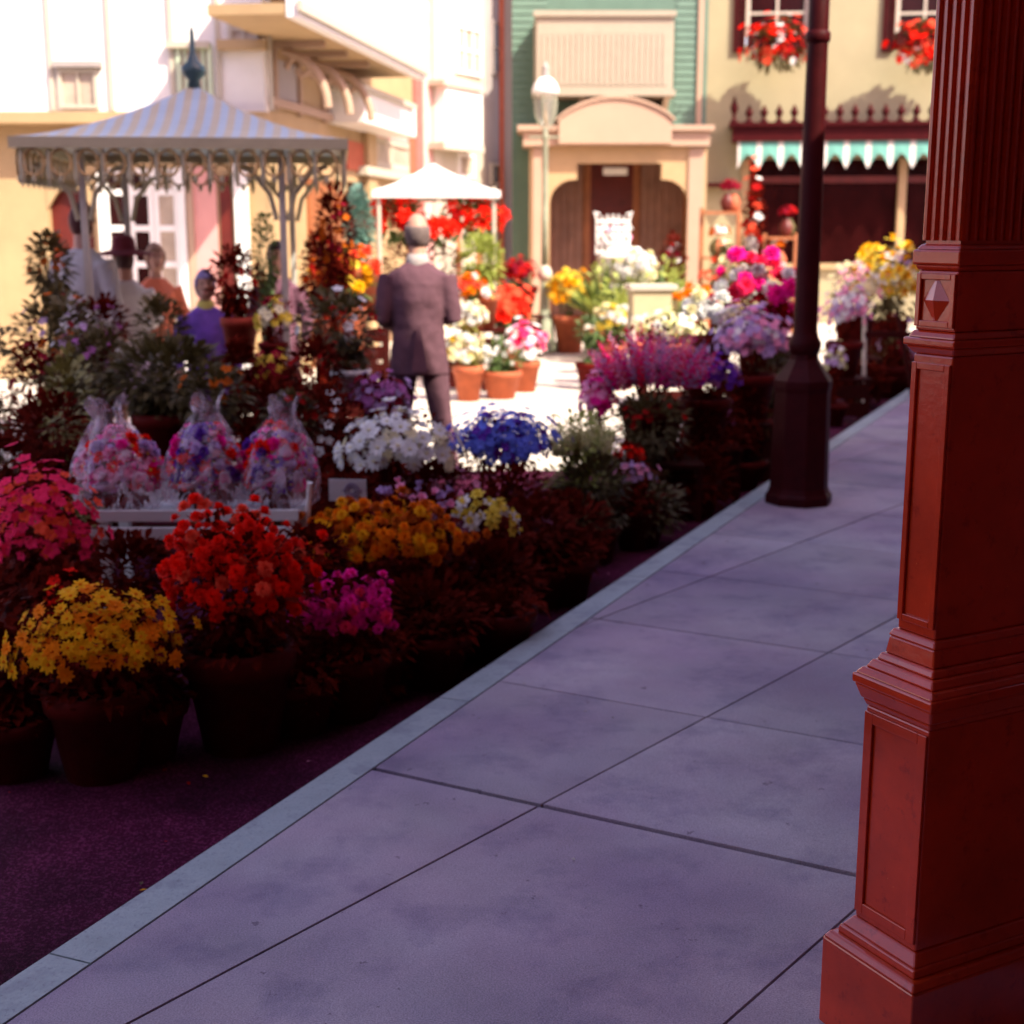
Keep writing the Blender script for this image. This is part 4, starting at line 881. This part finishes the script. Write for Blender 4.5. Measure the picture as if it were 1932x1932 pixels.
# ------------------------------------------------------------------ white cart with three wrapped bouquets
cY = 5.3; cl_ = at(180,975,cY); cr_ = at(562,975,cY); cw = (cr_.x-cl_.x)/2; ct = at(300,968,cY).z-GZ
CT = empty("flower_cart", ((cl_.x+cr_.x)/2, cY+.17, GZ), R(1.5), "low white slatted flower cart carrying the cellophane bouquets", "cart")
M_cart = mat("white cart paint", (.66,.68,.66), .5, .08, 6)
MB().box(-cw,cw,-.17,.17,ct-.03,ct-.012).build("tray", M_cart, CT)
MB().box(-cw,cw,-.19,-.172,ct-.03,ct+.015).build("tray_rim", M_cart, CT, bevel=.003)
MB().box(-cw,cw,.172,.19,ct-.03,ct+.10).build("tray_rim", M_cart, CT, bevel=.003)
MB().box(-cw-.02,cw+.0,-.200,-.176,ct-.10,ct-.052).build("rail", M_cart, CT, bevel=.004)
for sx in (-1,1):
    for sy in (-1,1): MB().box(sx*(cw-.03)-.022,sx*(cw-.03)+.022,sy*.15-.02,sy*.15+.02,.0,ct-.032).build("leg", M_cart, CT, bevel=.003)
MB().tube([(cw+.03,-.15,ct-.02),(cw+.045,-.17,ct+.12)], .012, 8).build("handle", M_white, CT)
M_cello = bpy.data.materials.new("cellophane"); M_cello.use_nodes = True; n = M_cello.node_tree; p = n.nodes["Principled BSDF"]
p.inputs["Base Color"].default_value = (.86,.74,.86,1); p.inputs["Roughness"].default_value = .18
tc = n.nodes.new("ShaderNodeTexCoord"); no = n.nodes.new("ShaderNodeTexNoise"); no.inputs["Scale"].default_value = 11; no.inputs["Detail"].default_value = 4; no.inputs["Distortion"].default_value = 1.5
n.links.new(tc.outputs["Object"], no.inputs["Vector"])
mr = n.nodes.new("ShaderNodeMapRange"); mr.inputs[1].default_value = .42; mr.inputs[2].default_value = .68; mr.inputs[3].default_value = .06; mr.inputs[4].default_value = .50
n.links.new(no.outputs[0], mr.inputs[0]); bp = n.nodes.new("ShaderNodeBump"); bp.inputs["Strength"].default_value = .9; bp.inputs["Distance"].default_value = .03
n.links.new(no.outputs[0], bp.inputs["Height"]); n.links.new(bp.outputs[0], p.inputs["Normal"])
tr = n.nodes.new("ShaderNodeBsdfTransparent"); ms = n.nodes.new("ShaderNodeMixShader")
n.links.new(mr.outputs[0], ms.inputs[0]); n.links.new(tr.outputs[0], ms.inputs[1]); n.links.new(p.outputs[0], ms.inputs[2]); n.links.new(ms.outputs[0], n.nodes["Material Output"].inputs[0])
for i, (u, vt, w_, tilt_, lab, cols) in enumerate(((228,745,168,-.08,"leftmost cellophane wrapped bouquet of mauve and red flowers on white cart",['magenta','lilac','red','pink']),
        (385,735,150,.03,"middle cellophane wrapped bouquet of lilac and scarlet flowers on white cart",['lilac','red','magenta','violet']),
        (520,742,150,.06,"rightmost cellophane wrapped bouquet of violet and orange red flowers on white cart",['violet','red','lilac','magenta']))):
    b0 = at(u, 940, cY+.10); tp = at(u, vt, cY+.10).z; H_ = tp-b0.z; rr0 = w_/2/ppm(cY, .7)
    B = empty("wrapped_bouquet", (b0.x, cY+.12+.02*i, CT.location.z+ct-.010), 0, lab, "bouquet", "cellophane bouquets on the cart")
    mb = MB(); fm = MB(); pl = []
    for k in range(105):
        for _ in range(8):
            v = sph(-.5,.4); q = Vector((v.x*rr0*.92, v.y*.12, .17*H_/.4+v.z*H_*.36)); q.x *= 1-max(0, q.z/H_-.45)*.9
            if all((q-o_).length > .034 for o_ in pl): break
        pl.append(q); bloom(mb, q, v+Vector((0,-.3,.3)), random.uniform(.024,.036), random.choice(('pom','daisy','small')), random.randrange(4), 4)
    for k in range(160):
        v = sph(-.9); leaf(fm, Vector((v.x*rr0*.7, v.y*.1, .16*H_/.4+v.z*H_*.34)), v, .05, .012)
    for k in range(8): fm.tube([(random.uniform(-.03,.03),random.uniform(-.03,.03),.004),(random.uniform(-.08,.08),random.uniform(-.05,.05),H_*.5)], .003, 4)
    mb.build("blooms", [P[x] for x in cols]+[P['lemon']], B); fm.build("foliage", M_shadeleaf, B)
    mb = MB(); prof = [(.70,0),(1.02,.10),(1.10,.26),(1.04,.40),(.88,.54),(.68,.68),(.48,.80),(.33,.88),(.30,.94),(.42,1.04)]; ns_ = 40; vs = []
    for j, (r_, z_) in enumerate(prof):
        for k in range(ns_):
            a = 6.2832*k/ns_; q = 1+.10*math.sin(a*7+j*.5+i)+.05*math.sin(a*13+i*2+j)
            vs.append((r_*rr0*q*math.cos(a)+tilt_*z_*z_*.6, r_*.15*q*math.sin(a), z_*H_+.03*math.sin(a*3+i)*(j>=8)))
    mb.add(vs, [(j*ns_+k, j*ns_+(k+1)%ns_, (j+1)*ns_+(k+1)%ns_, (j+1)*ns_+k) for j in range(len(prof)-1) for k in range(ns_)])
    mb.build("wrapping", M_cello, B, smooth=True)
# price card
pc = at(656, 925, 5.95); PCd = empty("price_card", (pc.x, 5.95, GZ), R(-6), "pale card with round purple emblem on a stake above the marigolds", "sign")
hw = 36/ppm(5.95,.6); hh = 21/ppm(5.95,.6); zc_ = pc.z-GZ
MB().box(-hw,hw,-.003,.003,zc_-hh,zc_+hh).build("card", mat("grey white card", (.50,.46,.44), .8, .1, 12), PCd)
MB().tube([(-.01,.012,0),(-.01,.012,zc_)], .006, 6).build("stake", M_stand, PCd)
mb = MB(); M_pr = mat("purple print", (.12,.06,.20), .8, .1)
for r_, n_ in ((.030,18),(.017,12)):
    ring = [(r_*math.cos(k*6.2832/n_)+.02, -.006, zc_+r_*math.sin(k*6.2832/n_)) for k in range(n_+1)]; mb.tube(ring, .0025, 4)
mb.tube([(.02-.045,-.006,zc_),(.02-.034,-.006,zc_)], .002, 4).tube([(.054,-.006,zc_),(.065,-.006,zc_)], .002, 4)
mb.build("emblem", M_pr, PCd)

# ------------------------------------------------------------------ white wicker stand, cream table, racks by the shop
wY = 19.3; wc = at(1178, 470, wY); q_ = ppm(wY, 1.2)
WS = empty("wicker_stand", (wc.x, wY, GZ), 0, "white wicker flower stand with latticed back before the dark doorway", "stand")
zz = lambda v: at(1178, v, wY).z-GZ
mb = MB(); xa, xb = (1126-1178)/q_, (1188-1178)/q_
for k in range(7):
    x = xa+(xb-xa)*k/6; mb.tube([(x,.1,zz(480)),(x,.1,zz(412)+.06*math.sin(math.pi*k/6))], .014, 5)
for k in range(5):
    z = zz(476)+(zz(418)-zz(476))*k/4; mb.tube([(xa,.1,z),(xb,.1,z)], .018, 5)
for k in range(4):
    x = xa+(xb-xa)*(k+.5)/4; mb.tube([(x+.06*math.cos(t*.785), .08, zz(450)+.07*math.sin(t*.785)) for t in range(9)], .014, 5)
mb.tube([(xa,.1,zz(412)),(xa-.03,.1,zz(400)),(xa+.04,.1,zz(404))], .02, 5).tube([(xb,.1,zz(412)),(xb+.03,.1,zz(400)),(xb-.04,.1,zz(404))], .02, 5)
mb.build("lattice_back", M_white, WS)
MB().lathe([(.26,zz(545)),(.36,zz(520)),(.38,zz(498)),(.33,zz(480)),(.22,zz(470)),(.21,zz(466))], n=24, wob=.05).build("basket", M_white, WS, smooth=True)
mb = MB()
for k in range(9): mb.tube([(.37*math.cos(t*6.2832/24),.37*math.sin(t*6.2832/24),zz(525)+(zz(485)-zz(525))*k/8) for t in range(25)], .014, 4)
mb.build("weave", M_ivory, WS)
for sx in (-1,1):
    for sy in (-1,1): MB().tube([(sx*.24,sy*.2,zz(540)),(sx*.3,sy*.26,0)], .025, 6).build("leg", M_white, WS)
plant("potted_lilies", "mound of white flowers spilling from the wicker stand", "plant", SB, 1155,478,1232,534, 18.6, 'pom', ['white','white','cream'], 46, .085, fol=M_limeleaf, nl=60, pot=('bowl',.3,.25,M_white), stand="white shelf below the wicker stand flowers")
plant("potted_lilies", "white lilies poking through the latticed back of wicker stand", "plant", SB, 1126,420,1186,462, 19.6, 'tulip', ['white','pink'], 22, .07, fol=M_oliveleaf, nl=50, pot=None, stems=True)
tY = 15.2; tc_ = at(1228, 545, tY); TB = empty("display_table", (tc_.x, tY, GZ), R(5), "small cream table with deep apron among the sunlit flowers", "table")
zt = tc_.z-GZ; MB().box(-.26,.26,-.2,.2,zt-.01,zt+.05).build("table_top", M_ivory, TB, bevel=.008)
MB().box(-.22,.20,-.165,.165,zt-.28,zt-.012).build("apron", mat("khaki paint", (.44,.38,.22), .7, .1), TB)
for sx in (-.21,.19):
    for sy in (-1,1): MB().box(sx-.022,sx+.022,sy*.14-.022,sy*.14+.022,0,zt-.282).build("leg", M_ivory, TB)
def rack(u0, v0, u1, v1, Y, lab, drops):
    a = at(u0,(v0+v1)/2,Y); b = at(u1,(v0+v1)/2,Y); top = at(u0,v0,Y).z-GZ; w_ = (b.x-a.x)/2
    o = empty("display_rack", ((a.x+b.x)/2, Y, GZ), R(4), lab, "rack")
    for sx in (-1,1): MB().box(sx*w_-.03,sx*w_+.03,-.03,.03,0,top).build("post", M_brown, o); MB().box(sx*w_-.03,sx*w_+.03,-.3,.3,-.0+.0,.06).build("foot", M_brown, o) if False else None
    for k in range(3):
        z = .5+(top-.6)*k/2; MB().box(-w_+.031,w_-.031,-.16,.16,z,z+.04).build("shelf", M_brown, o)
    c_ = ['coral','dorange','maroon','cream','white','dred']
    for k in range(drops):
        zb_ = .54+(top-.6)*(k%3)/2; x = -w_*.7+1.4*w_*((k*0.37)%1)
        mb = MB().lathe([(.07,0),(.11,.08),(.12,.16),(.08,.24),(.05,.27),(.06,.29)], n=14)
        q = mb.build("jar", [M_terra, M_oliveleaf, M_drkwd, M_ivory][k%4], o, loc=(x, -.03+.02*(k%2), zb_+.002), smooth=True)
        mb = MB(); 
        for j in range(14): v = sph(-.1); bloom(mb, Vector((v.x*.13,v.y*.1,.38+v.z*.12)), v, .05, 'small', 0, 0)
        mb.build("flowers", P[c_[k%6]], q)
    return o
rack(1322,392,1392,560,23.0,"brown shelf rack of jars and dried flowers between portico and shop",9)
rack(1440,440,1500,560,23.2,"brown shelf rack of jars in front of the dark shop window",6)
plant("potted_shrub", "dark red shrub with white specks just inside portico's right side", "plant", SB, 1248,440,1290,560, 23.5, 'small', ['white','maroon','dred'], 24, .06, nl=260, leafL=.16, pot=('pot',.24,.4,M_shadepot))
plant("climbing_vine", "tall reddish climber with white tufts at left of shop window", "plant", SB, 1402,330,1440,560, 23.4, 'small', ['white','dred','coral'], 46, .08, nl=420, leafL=.16, pot=('pot',.24,.4,M_shadepot))
plant("potted_shrub", "dark shrub with cream pods beside the shelf rack", "plant", SB, 1340,465,1400,560, 21.5, 'tulip', ['cream','cream','coral'], 20, .07, nl=320, leafL=.16, fol=M_oliveleaf, pot=('pot',.24,.4,M_shadepot))

# ------------------------------------------------------------------ people
M_skin = mat("skin", (.50,.27,.19), .55, .08, 8)
def remesh(o, vox, disp=0, dscale=.12):
    m = o.modifiers.new("r", 'REMESH'); m.mode = 'VOXEL'; m.voxel_size = vox; m.use_smooth_shade = True
    sm = o.modifiers.new("s", 'SMOOTH'); sm.factor = .6; sm.iterations = 4
    if disp:
        t = bpy.data.textures.new("folds", 'CLOUDS'); t.noise_scale = dscale; t.noise_depth = 2
        d = o.modifiers.new("d", 'DISPLACE'); d.texture = t; d.strength = disp; d.mid_level = .5; d.texture_coords = 'LOCAL'
def loft(mb, rings, n=20):
    vs = []
    for (x, y, z, rx, ry) in rings: vs += [(x+rx*math.cos(6.2832*k/n), y+ry*math.sin(6.2832*k/n), z) for k in range(n)]
    fs = [(j*n+k, j*n+(k+1)%n, (j+1)*n+(k+1)%n, (j+1)*n+k) for j in range(len(rings)-1) for k in range(n)]
    fs += [tuple(range(n-1,-1,-1)), tuple((len(rings)-1)*n+k for k in range(n))]
    mb.add(vs, fs)
def person(u, v_head, Y, yaw, label, h=1.75, hair=(.05,.02,.02), top=None, bottom=None, skirt=False, legs=((-.10,0),(.10,0)), arms=None, hat=None, coat_hem=.0,
           bald=False, build_=1.0, female=False, long_hair=False, headturn=0, collar=None):
    k = h/1.8; b = build_*(.9 if female else 1)
    x = at(u, v_head, Y).x
    root = empty("person", (x, Y, GZ), yaw, label, "person")
    # +y is forward (the way the person faces), x to the right hand
    ankle = [(lx*k, ly*k, .07*k) for lx, ly in legs]
    hd = Vector((0, .03*k, 1.685*k))
    mb = MB()
    mb.ball(hd, .076*k, .094*k, .118*k, 20); mb.ball(hd+Vector((0,.035*k,-.075*k)), .055*k, .06*k, .05*k, 14)
    mb.tube([hd+Vector((0,.088*k,.01*k)), hd+Vector((0,.108*k,-.028*k)), hd+Vector((0,.088*k,-.04*k))], [.008*k,.014*k,.008*k], 6)
    for sx in (-1,1): mb.ball(hd+Vector((sx*.078*k,-.005*k,-.012*k)), .012*k,.02*k,.032*k, 8)
    mb.tube([(0,-.0*k,1.40*k),(0,.0,1.50*k),(0,.015*k,1.62*k)], [.075*k,.056*k,.056*k], 14)
    loft(mb, [(0,0,.88*k,.145*b*k,.10*k),(0,0,.97*k,.165*b*k,.11*k),(0,0,1.08*k,.145*b*k,.10*k),(0,0,1.25*k,.165*b*k,.11*k),(0,0,1.37*k,.18*b*k,.105*k),(0,0,1.44*k,.15*b*k,.08*k),(0,0,1.48*k,.07*k,.06*k)])
    for i, sx in enumerate((-1,1)):
        hp = Vector((sx*.085*k,0,.93*k)); an = Vector(ankle[i]); kn = hp.lerp(an,.48)+Vector((0,.02*k,0))
        mb.tube([hp, hp.lerp(kn,.5), kn, kn.lerp(an,.35)+Vector((0,-.012*k,0)), an], [.088*k,.078*k,.056*k,.058*k,.038*k], 14)
        mb.tube([an+Vector((0,-.05*k,-.035*k)), an+Vector((0,.03*k,-.03*k)), an+Vector((sx*.02*k,.15*k,-.045*k))], [.035*k,.04*k,.026*k], 10)
    arms = arms or (((-.25,.0,1.16),(-.25,.08,.93)), ((.25,.0,1.16),(.25,.08,.93)))
    AR = []
    for i, sx in enumerate((-1,1)):
        sh_ = Vector((sx*.185*b*k,0,1.40*k)); el = Vector(arms[i][0])*k; wr = Vector(arms[i][1])*k; AR.append((sh_,el,wr))
        mb.tube([sh_, sh_.lerp(el,.5), el, el.lerp(wr,.4), wr], [.052*k,.046*k,.038*k,.036*k,.026*k], 12)
        d = (wr-el).normalized(); s_ = d.cross(Vector((sx*.3,0,1))).normalized(); n_ = s_.cross(d).normalized()
        pm = wr+d*.045*k
        mb.tube([wr, wr+d*.03*k, wr+d*.085*k], [(.026*k,.018*k),(.038*k,.016*k),(.040*k,.013*k)], 10)
        for f_ in range(4):
            o_ = s_*(f_-1.5)*.021*k; L_ = (.072,.082,.078,.06)[f_]*k; r0 = wr+d*.08*k+o_
            mb.tube([r0, r0+d*L_*.45-n_*.006*k, r0+d*L_*.8-n_*.025*k, r0+d*L_*.9-n_*.045*k], [.0095*k,.009*k,.008*k,.0065*k], 7)
        t0 = wr+d*.03*k+s_*sx*.025*k
        mb.tube([t0, t0+d*.03*k+s_*sx*.022*k-n_*.008*k, t0+d*.06*k+s_*sx*.026*k-n_*.02*k], [.012*k,.010*k,.008*k], 7)
    body = mb.build("body", M_skin, root); remesh(body, .0075)
    # face
    for sx in (-1,1): MB().ball(hd+Vector((sx*.030*k,.088*k,.012*k)), .012*k,.008*k,.008*k, 10).build("eye", mat("dark eye", (.03,.01,.01), .2), root)
    MB().ball(hd+Vector((0,.088*k,-.068*k)), .022*k,.010*k,.007*k, 10).build("mouth", mat("lips", (.40,.10,.08), .5), root)
    # hair
    mh = MB(); nz = 16
    for iz in range(40):
        for ia in range(48):
            pass
    vs = []; fs = []; na, nb = 36, 20
    for j in range(nb+1):
        for i in range(na):
            th = math.pi*j/nb*.82; a = 6.2832*i/na
            r_ = 1.09+.05*noise.noise(Vector((math.cos(a)*3,math.sin(a)*3,th*3+u)))+(.10 if long_hair and th > 1.2 else 0)
            vs.append(hd+Vector((.078*k*r_*math.sin(th)*math.cos(a), (-.006+.096*r_*math.sin(th)*math.sin(a))*k, .120*k*r_*math.cos(th))))
    for j in range(nb):
        for i in range(na):
            c = (vs[j*na+i]+vs[(j+1)*na+(i+1)%na])/2-hd
            face = c.y > .045*k and c.z < .055*k
            low = c.z < (-.085*k if not long_hair else -.13*k) or (c.y > .01*k and c.z < -.02*k)
            baldp = bald and (c.z > .035*k or c.y > .0)
            if not face and not low and not baldp: fs.append((j*na+i,(j+1)*na+i,(j+1)*na+(i+1)%na,j*na+(i+1)%na))
    mh.add(vs, fs); ho = mh.build("hair", mat("hair %.2f %.2f" % (hair[0], hair[2]), hair, .7, .35, 40, .5, 90), root, smooth=True)
    so_ = ho.modifiers.new("s", 'SOLIDIFY'); so_.thickness = .012*k
    if hat:
        mb = MB(); mb.lathe([(.001,.14),(.06,.135),(.085,.11),(.092,.04),(.095,.025),(.16,.012),(hat[1],-.008),(hat[1]-.002,-.016),(.16,.002),(.096,.010),(.09,.0)], n=36, cap=False, wob=.06)
        mb.build("hat", mat("felt hat", hat[0], .9, .15, 20, .3, 120), root, loc=hd+Vector((0,-.01*k,.045*k)), smooth=True)
    # top
    hem = coat_hem*k if coat_hem else .90*k
    mb = MB()
    loft(mb, [(0,0,hem,.205*b*k,.145*k),(0,0,hem+.10*k,.195*b*k,.14*k),(0,0,1.07*k,.172*b*k,.128*k),(0,0,1.24*k,.195*b*k,.135*k),(0,0,1.36*k,.212*b*k,.125*k),(0,0,1.425*k,.185*b*k,.10*k),(0,0,1.465*k,.12*k,.082*k),(0,0,1.495*k,.075*k,.070*k)], 28)
    for (a, e, w_) in AR:
        w2 = e.lerp(w_, .93)
        mb.tube([a+Vector((0,0,.005*k)), a.lerp(e,.5), e, e.lerp(w2,.5), w2], [.078*k,.068*k,.058*k,.052*k,.043*k], 14)
    t_ = mb.build("jacket" if coat_hem else "top", top, root); remesh(t_, .011, .022*k, .10)
    if collar:
        MB().lathe([(.075*k,1.47*k),(.078*k,1.50*k),(.062*k,1.545*k),(.058*k,1.545*k),(.07*k,1.49*k)], 0,.002,0, 20, cap=False).build("collar", collar, root, smooth=True)
    mb = MB()
    if skirt:
        loft(mb, [(0,0,.42*k,.27*k,.22*k),(0,0,.7*k,.23*k,.18*k),(0,0,.9*k,.18*b*k,.135*k),(0,0,1.0*k,.155*b*k,.115*k)], 28)
    else:
        loft(mb, [(0,0,.84*k,.175*b*k,.125*k),(0,0,.95*k,.18*b*k,.128*k),(0,0,1.03*k,.16*b*k,.115*k)], 24)
        for i, sx in enumerate((-1,1)):
            hp = Vector((sx*.088*k,0,.90*k)); an = Vector(ankle[i])+Vector((0,0,-.01*k)); kn = hp.lerp(an,.5)+Vector((0,.015*k,0))
            mb.tube([hp, hp.lerp(kn,.5), kn, kn.lerp(an,.5), an], [.100*k,.090*k,.076*k,.072*k,.074*k], 16)
    q = mb.build("skirt" if skirt else "trousers", bottom, root); remesh(q, .011, .02*k, .12)
    for i, sx in enumerate((-1,1)):
        an = Vector(ankle[i]); mb = MB()
        mb.tube([an+Vector((0,-.075*k,-.035*k)), an+Vector((0,.0,-.022*k)), an+Vector((sx*.012*k,.09*k,-.036*k)), an+Vector((sx*.02*k,.19*k,-.05*k))], [(.036*k,.034*k),(.045*k,.045*k),(.046*k,.032*k),(.030*k,.018*k)], 14)
        mb.build("shoe", mat("dark shoe leather", (.02,.006,.006), .35), root, smooth=True)
    return root
M_suit = mat("taupe suit wool", (.125,.062,.078), .9, .12, 14, .3, 150, spec=.03)
M_blouse = mat("white blouse cotton", (.76,.72,.70), .85, .06, 8)
man = person(787, 430, 9.25, R(4), "balding grey haired man in taupe suit seen from behind among the flowers", 1.82, (.17,.12,.11), M_suit, M_suit,
    legs=((-.17,.02),(.20,-.02)), arms=(((-.238,-.03,1.13),(-.16,.19,1.06)),((.232,-.03,1.13),(.15,.20,1.12))), coat_hem=.76, bald=True, build_=.97, collar=mat('shirt collar', (.40,.34,.32), .8))
# the jacket's back vent and flap
mb = MB(); mb.add([(-.012,-.150,1.10),(.012,-.150,1.10),(.055,-.178,.80),(-.05,-.178,.80)], [(0,1,2,3)])
v_ = mb.build("jacket_vent", M_suit, man); v_.modifiers.new("s",'SOLIDIFY').thickness = .012
person(235, 488, 10.9, R(25), "woman in wide maroon hat and white blouse under the stall", 1.60, (.06,.02,.02), M_blouse, mat("lavender grey skirt", (.38,.30,.40), .9, .1), skirt=True, hat=((.16,.02,.035), .23), female=True, arms=(((-.27,.05,1.16),(-.18,.26,1.12)),((.27,.03,1.15),(.2,.25,1.05))))
person(291, 478, 11.4, R(-150), "woman with light brown curls and coral blouse beside french doors", 1.60, (.30,.16,.10), mat("coral blouse", (.75,.20,.10), .85, .1), M_blouse, skirt=True, female=True, long_hair=True)
person(150, 408, 10.6, R(-20), "tall dark haired person in pale shirt at the left of the stall", 1.90, (.07,.012,.012), mat("pale grey shirt", (.50,.46,.46), .85, .1), mat("dark plum trousers", (.07,.01,.02), .9, .1))
person(524, 482, 11.2, R(172), "dark haired person in plum jacket facing camera by stall's right post", 1.62, (.05,.015,.035), mat("plum jacket", (.13,.05,.08), .9, .1), mat("dark plum trousers", (.07,.01,.02), .9, .1), long_hair=True, coat_hem=.78, female=True, collar=mat("rosy scarf", (.60,.35,.30), .8))

person(386, 527, 9.7, R(-165), "child in lavender headscarf and violet blue dress inside the stall", 1.44, (.28,.24,.50), mat("violet blue dress top", (.16,.07,.42), .9, .45, 9), mat("violet skirt", (.12,.03,.30), .9, .3, 7), skirt=True, female=True, long_hair=True, collar=mat("yellow collar", (.55,.50,.12), .8))
# fallen petals and leaf litter on the street and in the gutter
mb = MB()
for k in range(150):
    t = random.random(); s_ = random.uniform(.2, 12); o_ = -random.random()**1.8*1.3-.03
    x, y = K(s_, o_); a = random.uniform(0,6.28); L_ = random.uniform(.006,.016)
    z = GZ+.003+random.uniform(0,.004); c, q = math.cos(a)*L_, math.sin(a)*L_
    mb.add([(x-c,y-q,z),(x+q*.5,y-c*.5,z+.003),(x+c,y+q,z+.001),(x-q*.5,y+c*.5,z+.002)], [(0,1,2,3)], random.choice((0,1,2,2,3,3,3)))
mb.build("fallen_petals", [P['pink'], P['yellow'], P['dred'], M_oliveleaf])["kind"] = "stuff"
mb = MB()
for k in range(46):
    x, y = K(random.uniform(-.3,9), random.uniform(.2,1.7)); a = random.uniform(0,6.28); L_ = random.uniform(.004,.010); c, q = math.cos(a)*L_, math.sin(a)*L_
    mb.add([(x-c,y-q,.003),(x+q*.5,y-c*.5,.005),(x+c,y+q,.003),(x-q*.5,y+c*.5,.006)], [(0,1,2,3)], random.choice((0,1)))
mb.build("sidewalk_litter", [M_oliveleaf, M_ivory])["kind"] = "stuff"
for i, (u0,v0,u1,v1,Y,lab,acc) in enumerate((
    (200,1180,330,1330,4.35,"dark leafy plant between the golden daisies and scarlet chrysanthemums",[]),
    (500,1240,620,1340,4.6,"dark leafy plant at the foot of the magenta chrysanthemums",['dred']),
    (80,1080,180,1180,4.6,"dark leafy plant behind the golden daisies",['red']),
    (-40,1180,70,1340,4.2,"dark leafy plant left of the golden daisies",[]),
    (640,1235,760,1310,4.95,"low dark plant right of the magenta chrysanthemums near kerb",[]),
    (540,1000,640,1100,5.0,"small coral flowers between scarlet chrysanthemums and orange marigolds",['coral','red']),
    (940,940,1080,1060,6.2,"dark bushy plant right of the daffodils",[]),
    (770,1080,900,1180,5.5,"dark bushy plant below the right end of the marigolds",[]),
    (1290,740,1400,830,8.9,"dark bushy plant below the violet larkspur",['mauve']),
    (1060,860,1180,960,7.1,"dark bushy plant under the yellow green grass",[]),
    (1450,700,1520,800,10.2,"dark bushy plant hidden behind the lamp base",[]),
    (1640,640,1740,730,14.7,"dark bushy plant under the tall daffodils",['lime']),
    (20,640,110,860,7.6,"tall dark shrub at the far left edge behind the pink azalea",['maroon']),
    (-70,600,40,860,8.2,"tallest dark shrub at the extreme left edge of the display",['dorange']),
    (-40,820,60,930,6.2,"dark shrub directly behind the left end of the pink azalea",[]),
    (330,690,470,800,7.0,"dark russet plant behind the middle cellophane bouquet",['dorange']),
    (140,560,240,680,8.6,"dark leafy plant before the woman in the wide hat",['white','mauve']),
    )):
    plant("foliage_plant", lab, "plant", "dark foliage plants filling the display", u0,v0,u1,v1,Y, 'small' if acc else 'none', acc or [], 18 if acc else 0, .026, fol=(M_oliveleaf if Y > 6.9 and i%2 else M_shadeleaf), nl=300, leafL=.085*max(1,Y/8), pot=('pot',.15,.2,M_shadepot))
